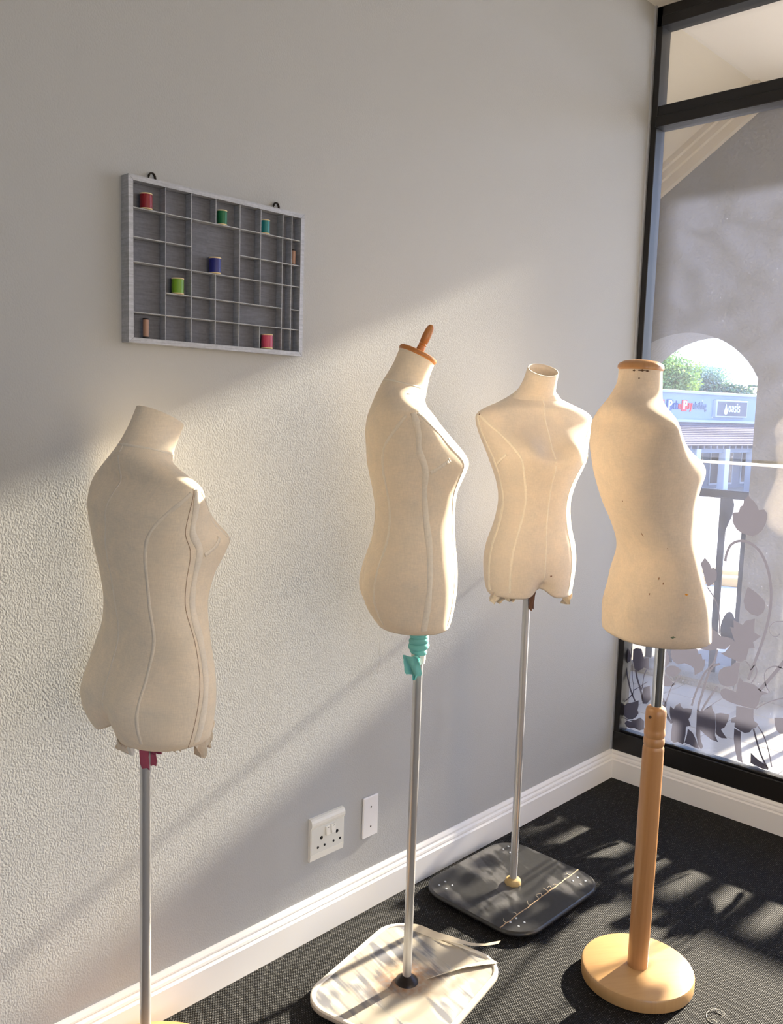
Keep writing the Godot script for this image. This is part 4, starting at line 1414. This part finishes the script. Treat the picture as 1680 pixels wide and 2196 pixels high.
# ------------------------------------------------------------------ dress form A: linen, cut neck, by the left edge
func build_form_a() -> void:
	var f := form_a
	f.legs = 0.018
	var t := thing("dress_form", "large linen dress form with a slanted bare neck and a mauve rag, farthest left", "dress form", f.at, f.turn)
	var torso := obj("torso", torso_mesh(f, false), M.linen, t)
	all_seams(t, f, torso)
	seam(f, [Vector2(0.0, -1.62), Vector2(0.2, -1.615), Vector2(0.42, -1.62), Vector2(0.6, -1.615), Vector2(0.72, -1.62), Vector2(0.797, -1.64)], 0.0010, mat(Color(0.72, 0.62, 0.53), 0.9), torso, "stitched_edge", 0.0007)
	pole(t, f, 0.03, f.y0 + 0.05, 0.0105, M.steel)
	# round wooden foot
	var b := Mb.new()
	b.lathe([Vector2(0, 0), Vector2(0.170, 0), Vector2(0.176, 0.005), Vector2(0.177, 0.040), Vector2(0.172, 0.046), Vector2(0.02, 0.047), Vector2(0, 0.047)], 56)
	obj("base_disc", b, M.woodtop, t)
	# cloth edges that hang out of the bottom, and the rag round the pole
	
	var at := func(th: float, k: float) -> Vector3:
		var p := skin(f, 0.0, th)
		return Vector3(p.x * k, f.y0 + 0.008, p.z * k)
	scrap(t, M.scrap, at.call(-0.55, 0.95), Vector3(0.3, 0, 0.95).normalized(), 0.045, 0.035, 201)
	scrap(t, M.scrap, at.call(-1.2, 0.92), Vector3(0.1, 0, 1.0).normalized(), 0.040, 0.045, 202)
	scrap(t, M.scrap, at.call(-2.9, 0.9), Vector3(0.2, 0, 1.0).normalized(), 0.030, 0.025, 203)
	scrap(t, M.scrap, at.call(-1.7, 0.6), Vector3(0, 0, 1), 0.034, 0.05, 204)
	scrap(t, M.mauve, axis_at(f, f.y0 + 0.004) + Vector3(-0.012, 0, -0.006), Vector3(0.25, 0, 0.97).normalized(), 0.085, 0.032, 205, "rag", 0.75, 0.006)
	scrap(t, M.mauve, axis_at(f, f.y0 + 0.006) + Vector3(-0.016, 0, 0.004), Vector3(-0.2, 0, 0.97).normalized(), 0.060, 0.040, 206, "rag", 0.4, 0.009)
	scrap(t, M.rag, axis_at(f, f.y0 + 0.004) + Vector3(-0.012, 0, 0.022), Vector3(0.1, 0, 0.99).normalized(), 0.050, 0.045, 207, "rag", 0.3, 0.008)
	scrap(t, M.rag, axis_at(f, f.y0 + 0.002) + Vector3(-0.008, 0, -0.026), Vector3(0.1, 0, 0.99).normalized(), 0.045, 0.03, 208, "rag", 0.2, 0.008)
	scrap(t, M.mauve, axis_at(f, f.y0 + 0.0) + Vector3(-0.03, 0, 0.085), Vector3(0.1, 0, 0.99).normalized(), 0.050, 0.012, 209, "rag", 0.7, 0.002)

# ------------------------------------------------------------------ dress form B: wooden neck cap with a turned handle
func neck_frame(f: Dictionary) -> Transform3D:
	var c := (skin(f, 1.0, 0.0) + skin(f, 1.0, PI)) * 0.5
	return Transform3D(Basis(Vector3.RIGHT, deg_to_rad(f.tilt)), c)

func build_form_b() -> void:
	var f := form_b
	var t := thing("dress_form", "linen dress form with a wooden neck cap and handle, teal cloth tied under it", "dress form", f.at, f.turn)
	var torso := obj("torso", torso_mesh(f, false), M.linen_b, t)
	all_seams(t, f, torso)
	stain(f, [[0.86, -1.5, 0.0028, 0.0016]], M.brown, torso)
	var nf := neck_frame(f)
	var cap := Mb.new()
	cap.lathe([Vector2(0, -0.002), Vector2(0.0405, -0.002), Vector2(0.0440, 0.001), Vector2(0.0450, 0.005), Vector2(0.0435, 0.009), Vector2(0.040, 0.0105), Vector2(0, 0.0105)], 56, nf, 1.0, 0.96)
	var capo := obj("neck_cap", cap, M.orange_wood, t)
	var h := Mb.new()
	h.lathe([Vector2(0, 0.009), Vector2(0.0082, 0.009), Vector2(0.0088, 0.016), Vector2(0.0086, 0.023), Vector2(0.0074, 0.0255), Vector2(0.0088, 0.028), Vector2(0.0074, 0.0305), Vector2(0.0090, 0.034), Vector2(0.0094, 0.045), Vector2(0.0088, 0.060), Vector2(0.0072, 0.068), Vector2(0.004, 0.0725), Vector2(0, 0.0735)], 32, nf)
	obj("handle", h, M.orange_wood, t)
	pole(t, f, 0.02, f.y0 + 0.04, 0.0105, M.steel)
	# white sleeve, wraps of teal cloth, a knot with two tails
	var sl := Mb.new()
	sl.lathe([Vector2(0, -0.098), Vector2(0.0145, -0.098), Vector2(0.016, -0.090), Vector2(0.017, -0.005), Vector2(0.017, 0.02), Vector2(0, 0.02)], 28, Transform3D(Basis.IDENTITY, axis_at(f, f.y0)))
	obj("sleeve", sl, M.rag, t)
	for i in 6:
		var wr := Mb.new()
		var pts := []
		for k in 25:
			var a := TAU * k / 24.0
			var rr := 0.0165 + 0.0012 * sin(i * 2.1) + (0.0 if i < 5 else -0.002)
			pts.append(axis_at(f, f.y0 - 0.013 - i * 0.0115) + Vector3(cos(a) * rr, 0.0022 * sin(a + i * 1.7), sin(a) * rr))
		wr.tube(pts, 0.0062, 0.0062, 10, 1.25)
		obj("cloth_wrap", wr, M.teal, t)
	var vd := Vector3(-0.3, 0, -0.95)
	var yk: float = f.y0 - 0.086
	var sidev := Vector3(0.62, 0, -0.78)
	scrap(t, M.teal, axis_at(f, yk + 0.008) + Vector3(-0.020, 0, -0.022), sidev, 0.042, 0.040, 221, "cloth_tail", 0.85, 0.006)
	scrap(t, M.teal, axis_at(f, yk - 0.006) + Vector3(-0.020, 0, -0.006), sidev, 0.042, 0.014, 222, "cloth_tail", 0.6, 0.003)
	var kn := Mb.new()
	kn.lathe([Vector2(0, -0.009), Vector2(0.007, -0.006), Vector2(0.0095, 0.0), Vector2(0.007, 0.006), Vector2(0, 0.009)], 18, Transform3D(Basis(Vector3.FORWARD, 0.4), axis_at(f, yk + 0.002) + Vector3(-0.019, 0, -0.008)))
	obj("cloth_knot", kn, M.teal, t)
	# loose thread from the hem
	var th := Mb.new()
	var p0 := skin(f, 0.0, -2.75)
	th.tube([p0 + Vector3(0, 0.004, 0), p0 + Vector3(0.001, -0.03, 0.002), p0 + Vector3(0.0, -0.06, 0.0), p0 + Vector3(0.002, -0.085, 0.002), p0 + Vector3(-0.003, -0.105, -0.003)], 0.0005, 0.0004, 6)
	obj("loose_thread", th, M.rag, t)
	# worn cream base plate with a bent lip of tape
	var pm := mat(Color.WHITE, 0.35)
	pm.albedo_texture = plate_texture(false)
	var turn: float = deg_to_rad(11.0) - f.turn
	var xf := base_plate(t, 0.202, 0.168, 0.075, turn, 0.008, 0.014, pm, Vector2(0.0, 0.0))
	var lip := Mb.new()
	var lp := []
	for p in rounded(0.202 - 0.006, 0.168 - 0.006, 0.07): lp.append(xf * Vector3(p.x, p.y, 0.022))
	lp.append(lp[0])
	lip.tube(lp, 0.0065, 0.0065, 8, 0.5)
	obj("plate_lip", lip, mat(Color(0.93, 0.90, 0.84), 0.4), t)
	var tape := Mb.new()
	var lo := []
	var hi := []
	rng.seed = 230
	for i in 15:
		var u := i / 14.0
		var p := Vector3(lerpf(0.186, 0.196, u) + 0.042 * pow(u, 4.0), lerpf(0.115, -0.125, u), 0.024 + 0.016 * u * u + 0.002 * sin(u * 14.0))
		var wd := 0.018 * (1.0 - 0.3 * u) + rng.randf_range(-0.002, 0.002)
		lo.append(xf * (p + Vector3(-wd * 0.6, 0, 0.0)))
		hi.append(xf * (p + Vector3(wd * 0.6, 0, 0.003 + 0.005 * sin(u * 6.0))))
	tape.sheet([lo, hi])
	obj("peeling_tape", tape, mat(Color(0.84, 0.79, 0.70), 0.6), t)
	var flap := Mb.new()
	flap.sheet([[xf * Vector3(0.03, -0.034, 0.0235), xf * Vector3(0.11, -0.075, 0.0245), xf * Vector3(0.192, -0.125, 0.024)], [xf * Vector3(0.036, -0.044, 0.0275), xf * Vector3(0.118, -0.095, 0.030), xf * Vector3(0.182, -0.150, 0.027)]])
	obj("peeling_tape", flap, mat(Color(0.84, 0.79, 0.70), 0.6), t)
	var weld := Mb.new()
	weld.lathe([Vector2(0, 0.02), Vector2(0.028, 0.021), Vector2(0.025, 0.028), Vector2(0.017, 0.034), Vector2(0.011, 0.040), Vector2(0, 0.040)], 22, Transform3D(Basis.IDENTITY, axis_at(f, 0.0)))
	obj("weld", weld, mat(Color(0.16, 0.13, 0.12), 0.35, 0.4), t)

# ------------------------------------------------------------------ dress form C: open neck, faces the room
func build_form_c() -> void:
	var f := form_c
	f.legs = 0.026
	var t := thing("dress_form", "linen dress form with open hollow neck, front towards the room, brown rag below", "dress form", f.at, f.turn)
	var torso := obj("torso", torso_mesh(f, true), M.linen_c, t)
	all_seams(t, f, torso)
	stain(f, [[0.10, 0.12, 0.0028, 0.002], [0.80, -1.45, 0.002, 0.002]], M.brown, torso)
	pole(t, f, 0.02, f.y0 + 0.06, 0.0105, M.steel)
	for i in 4:
		var wr := Mb.new()
		var pts := []
		for k in 21:
			var a := TAU * k / 20.0
			pts.append(axis_at(f, f.y0 + 0.024 - i * 0.009) + Vector3(cos(a) * 0.013, 0.003 * sin(a + i * 2.0), sin(a) * 0.013))
		wr.tube(pts, 0.0055, 0.0055, 8, 1.2)
		obj("cloth_wrap", wr, M.brown, t)
	scrap(t, M.brown, axis_at(f, f.y0 + 0.022) + Vector3(0.012, 0, 0.012), Vector3(0.95, 0, -0.1).normalized(), 0.075, 0.026, 241, "rag", 0.55, 0.004)
	var at := func(th: float, k: float) -> Vector3:
		var p := skin(f, 0.0, th)
		return Vector3(p.x * k, f.y0 + 0.008, p.z * k)
	scrap(t, M.scrap, at.call(-1.15, 0.88), Vector3(1, 0, 0.2).normalized(), 0.030, 0.060, 242, "loose_cloth", 0.35)
	scrap(t, M.scrap, at.call(-0.85, 0.9), Vector3(1, 0, 0.1).normalized(), 0.022, 0.04, 243)
	scrap(t, M.scrap, at.call(1.2, 0.92), Vector3(1, 0, -0.4).normalized(), 0.038, 0.030, 244, "loose_cloth", 0.1)
	# dark glossy plate, split along one side
	var pm := mat(Color.WHITE, 0.3)
	pm.albedo_texture = plate_texture(true)
	var turn: float = deg_to_rad(0.0) - f.turn
	var xf := base_plate(t, 0.208, 0.182, 0.08, turn, 0.010, 0.014, pm, Vector2(0.0, 0.0).rotated(f.turn))
	var cr := Mb.new()
	var a0 := []
	var a1 := []
	var a2 := []
	rng.seed = 250
	for i in 40:
		var u := i / 39.0
		var p := Vector3(lerpf(-0.208 + 0.004, 0.208 - 0.004, u), lerpf(-0.108, -0.088, u) + rng.randf_range(-0.0012, 0.0012), 0.0245)
		var wd := 0.0034 + rng.randf_range(-0.001, 0.0012)
		a0.append(xf * (p + Vector3(0, -wd, -0.002)))
		a1.append(xf * (p + Vector3(0, 0, 0.0006)))
		a2.append(xf * (p + Vector3(0, wd, -0.002)))
	cr.sheet([a0, a1, a2])
	obj("splintered_crack", cr, mat(Color(0.74, 0.63, 0.49), 0.8), t)
	for i in 9:
		var sp := Mb.new()
		var u := rng.randf()
		var p := Vector3(lerpf(-0.208 + 0.02, 0.208 - 0.02, u), lerpf(-0.108, -0.088, u), 0.0245)
		sp.tube([xf * p, xf * (p + Vector3(rng.randf_range(-0.006, 0.006), rng.randf_range(0.0, 0.012), 0.004)), xf * (p + Vector3(rng.randf_range(-0.014, 0.014), rng.randf_range(0.004, 0.02), 0.003))], 0.0011, 0.0004, 5)
		obj("splinter", sp, mat(Color(0.86, 0.80, 0.70), 0.8), t)
	for q in [[-1, -1], [1, -1], [1, 1], [-1, 1]]:
		for e in [[0.0, 0.0], [0.026, 0.0], [0.0, 0.026], [0.026, 0.026]]:
			var rv := Mb.new()
			rv.lathe([Vector2(0.0034, 0.0), Vector2(0.003, 0.0012), Vector2(0.0015, 0.0019), Vector2(0, 0.002)], 10, Transform3D(Basis.IDENTITY, xf * Vector3(q[0] * (0.208 - 0.045 - e[0]), q[1] * (0.182 - 0.045 - e[1]), 0.0238)))
			obj("rivet", rv, M.alu, t)
	var glue := Mb.new()
	glue.lathe([Vector2(0, 0.02), Vector2(0.024, 0.023), Vector2(0.024, 0.031), Vector2(0.020, 0.038), Vector2(0.011, 0.041), Vector2(0, 0.041)], 9, Transform3D(Basis.IDENTITY, axis_at(f, 0.0)))
	obj("glue_collar", glue, mat(Color(0.72, 0.62, 0.42), 0.5), t)

# ------------------------------------------------------------------ dress form D: plain cover on a wooden stand
func build_form_d() -> void:
	var f := form_d
	var t := thing("dress_form", "cream dress form with domed wooden neck cap on round wooden stand, nearest the window", "dress form", f.at, f.turn)
	var torso := obj("torso", torso_mesh(f, false), M.linen_d, t)
	var dk := mat(Color(0.36, 0.27, 0.20), 0.9)
	stain(f, [[0.990, -2.0, 0.008, 0.002], [0.989, -1.75, 0.004, 0.0018], [0.989, -2.35, 0.003, 0.0018], [0.962, -2.1, 0.0018, 0.0013]], dk, torso, "tear")
	stain(f, [[0.25, -2.35, 0.0010, 0.0026], [0.235, -2.25, 0.0009, 0.0026], [0.19, -2.5, 0.0007, 0.002], [0.52, -2.7, 0.0009, 0.0012], [0.40, -2.5, 0.0006, 0.005], [0.36, -2.0, 0.0008, 0.0012]], mat(Color(0.55, 0.36, 0.22), 0.9), torso)
	stain(f, [[0.205, -1.75, 0.0035, 0.0018]], mat(Color(0.90, 0.62, 0.22), 0.9), torso)
	stain(f, [[0.045, -1.9, 0.0045, 0.0025]], mat(Color(0.46, 0.50, 0.40), 0.9), torso)
	var nf := neck_frame(f)
	var cap := Mb.new()
	cap.lathe([Vector2(0, -0.004), Vector2(0.046, -0.004), Vector2(0.0495, 0.0), Vector2(0.0495, 0.006), Vector2(0.046, 0.0115), Vector2(0.036, 0.0165), Vector2(0.02, 0.019), Vector2(0, 0.0198)], 60, nf)
	obj("neck_cap", cap, M.wood, t)
	pole(t, f, 0.66, f.y0 + 0.05, 0.0125, M.chrome, "rod")
	# turned wooden post with a rounded top and three grooves
	var p := Mb.new()
	var base := axis_at(f, 0.03)
	var tip := axis_at(f, 0.69)
	var d := (tip - base).normalized()
	var ax := d.cross(Vector3.FORWARD).normalized()
	var xf := Transform3D(Basis(ax, d, ax.cross(d)), base)
	var len := (tip - base).length()
	var pr := [Vector2(0, 0.0), Vector2(0.0242, 0.0)]
	for e in [[0.30, 0.0250], [0.555, 0.0246], [0.560, 0.0243], [0.5645, 0.0222], [0.569, 0.0240], [0.575, 0.0246], [0.581, 0.0240], [0.5855, 0.0222], [0.590, 0.0240], [0.596, 0.0245], [0.602, 0.0236], [0.6065, 0.0226], [0.612, 0.0238], [0.640, 0.0240], [0.650, 0.0232], [0.6565, 0.0205], [0.6595, 0.0160], [0.660, 0.0125]]:
		pr.append(Vector2(e[1], e[0] / 0.66 * len))
	pr.append(Vector2(0, len))
	p.lathe(pr, 48, xf)
	obj("post", p, M.wood, t)
	var hole := Mb.new()
	var camdir := Vector3(0.35, 0, -0.94)
	var hp := axis_at(f, 0.668) + Vector3(-0.0122, 0, -0.0212)
	var hz := Vector3(-0.5, 0, -0.866)
	var hx := Vector3.UP.cross(hz).normalized()
	hole.lathe([Vector2(0.0036, 0.0), Vector2(0.0036, 0.0012), Vector2(0.003, 0.0010), Vector2(0.0028, 0.0001), Vector2(0, 0.0001)], 14, Transform3D(Basis(hx, hz, hx.cross(hz)), hp))
	obj("screw_hole", hole, dk, t)
	var b := Mb.new()
	b.lathe([Vector2(0, 0.0), Vector2(0.128, 0.0), Vector2(0.1325, 0.003), Vector2(0.1335, 0.008), Vector2(0.1335, 0.029), Vector2(0.131, 0.0335), Vector2(0.126, 0.0355), Vector2(0, 0.0355)], 72)
	obj("base_disc", b, M.woodtop, t)
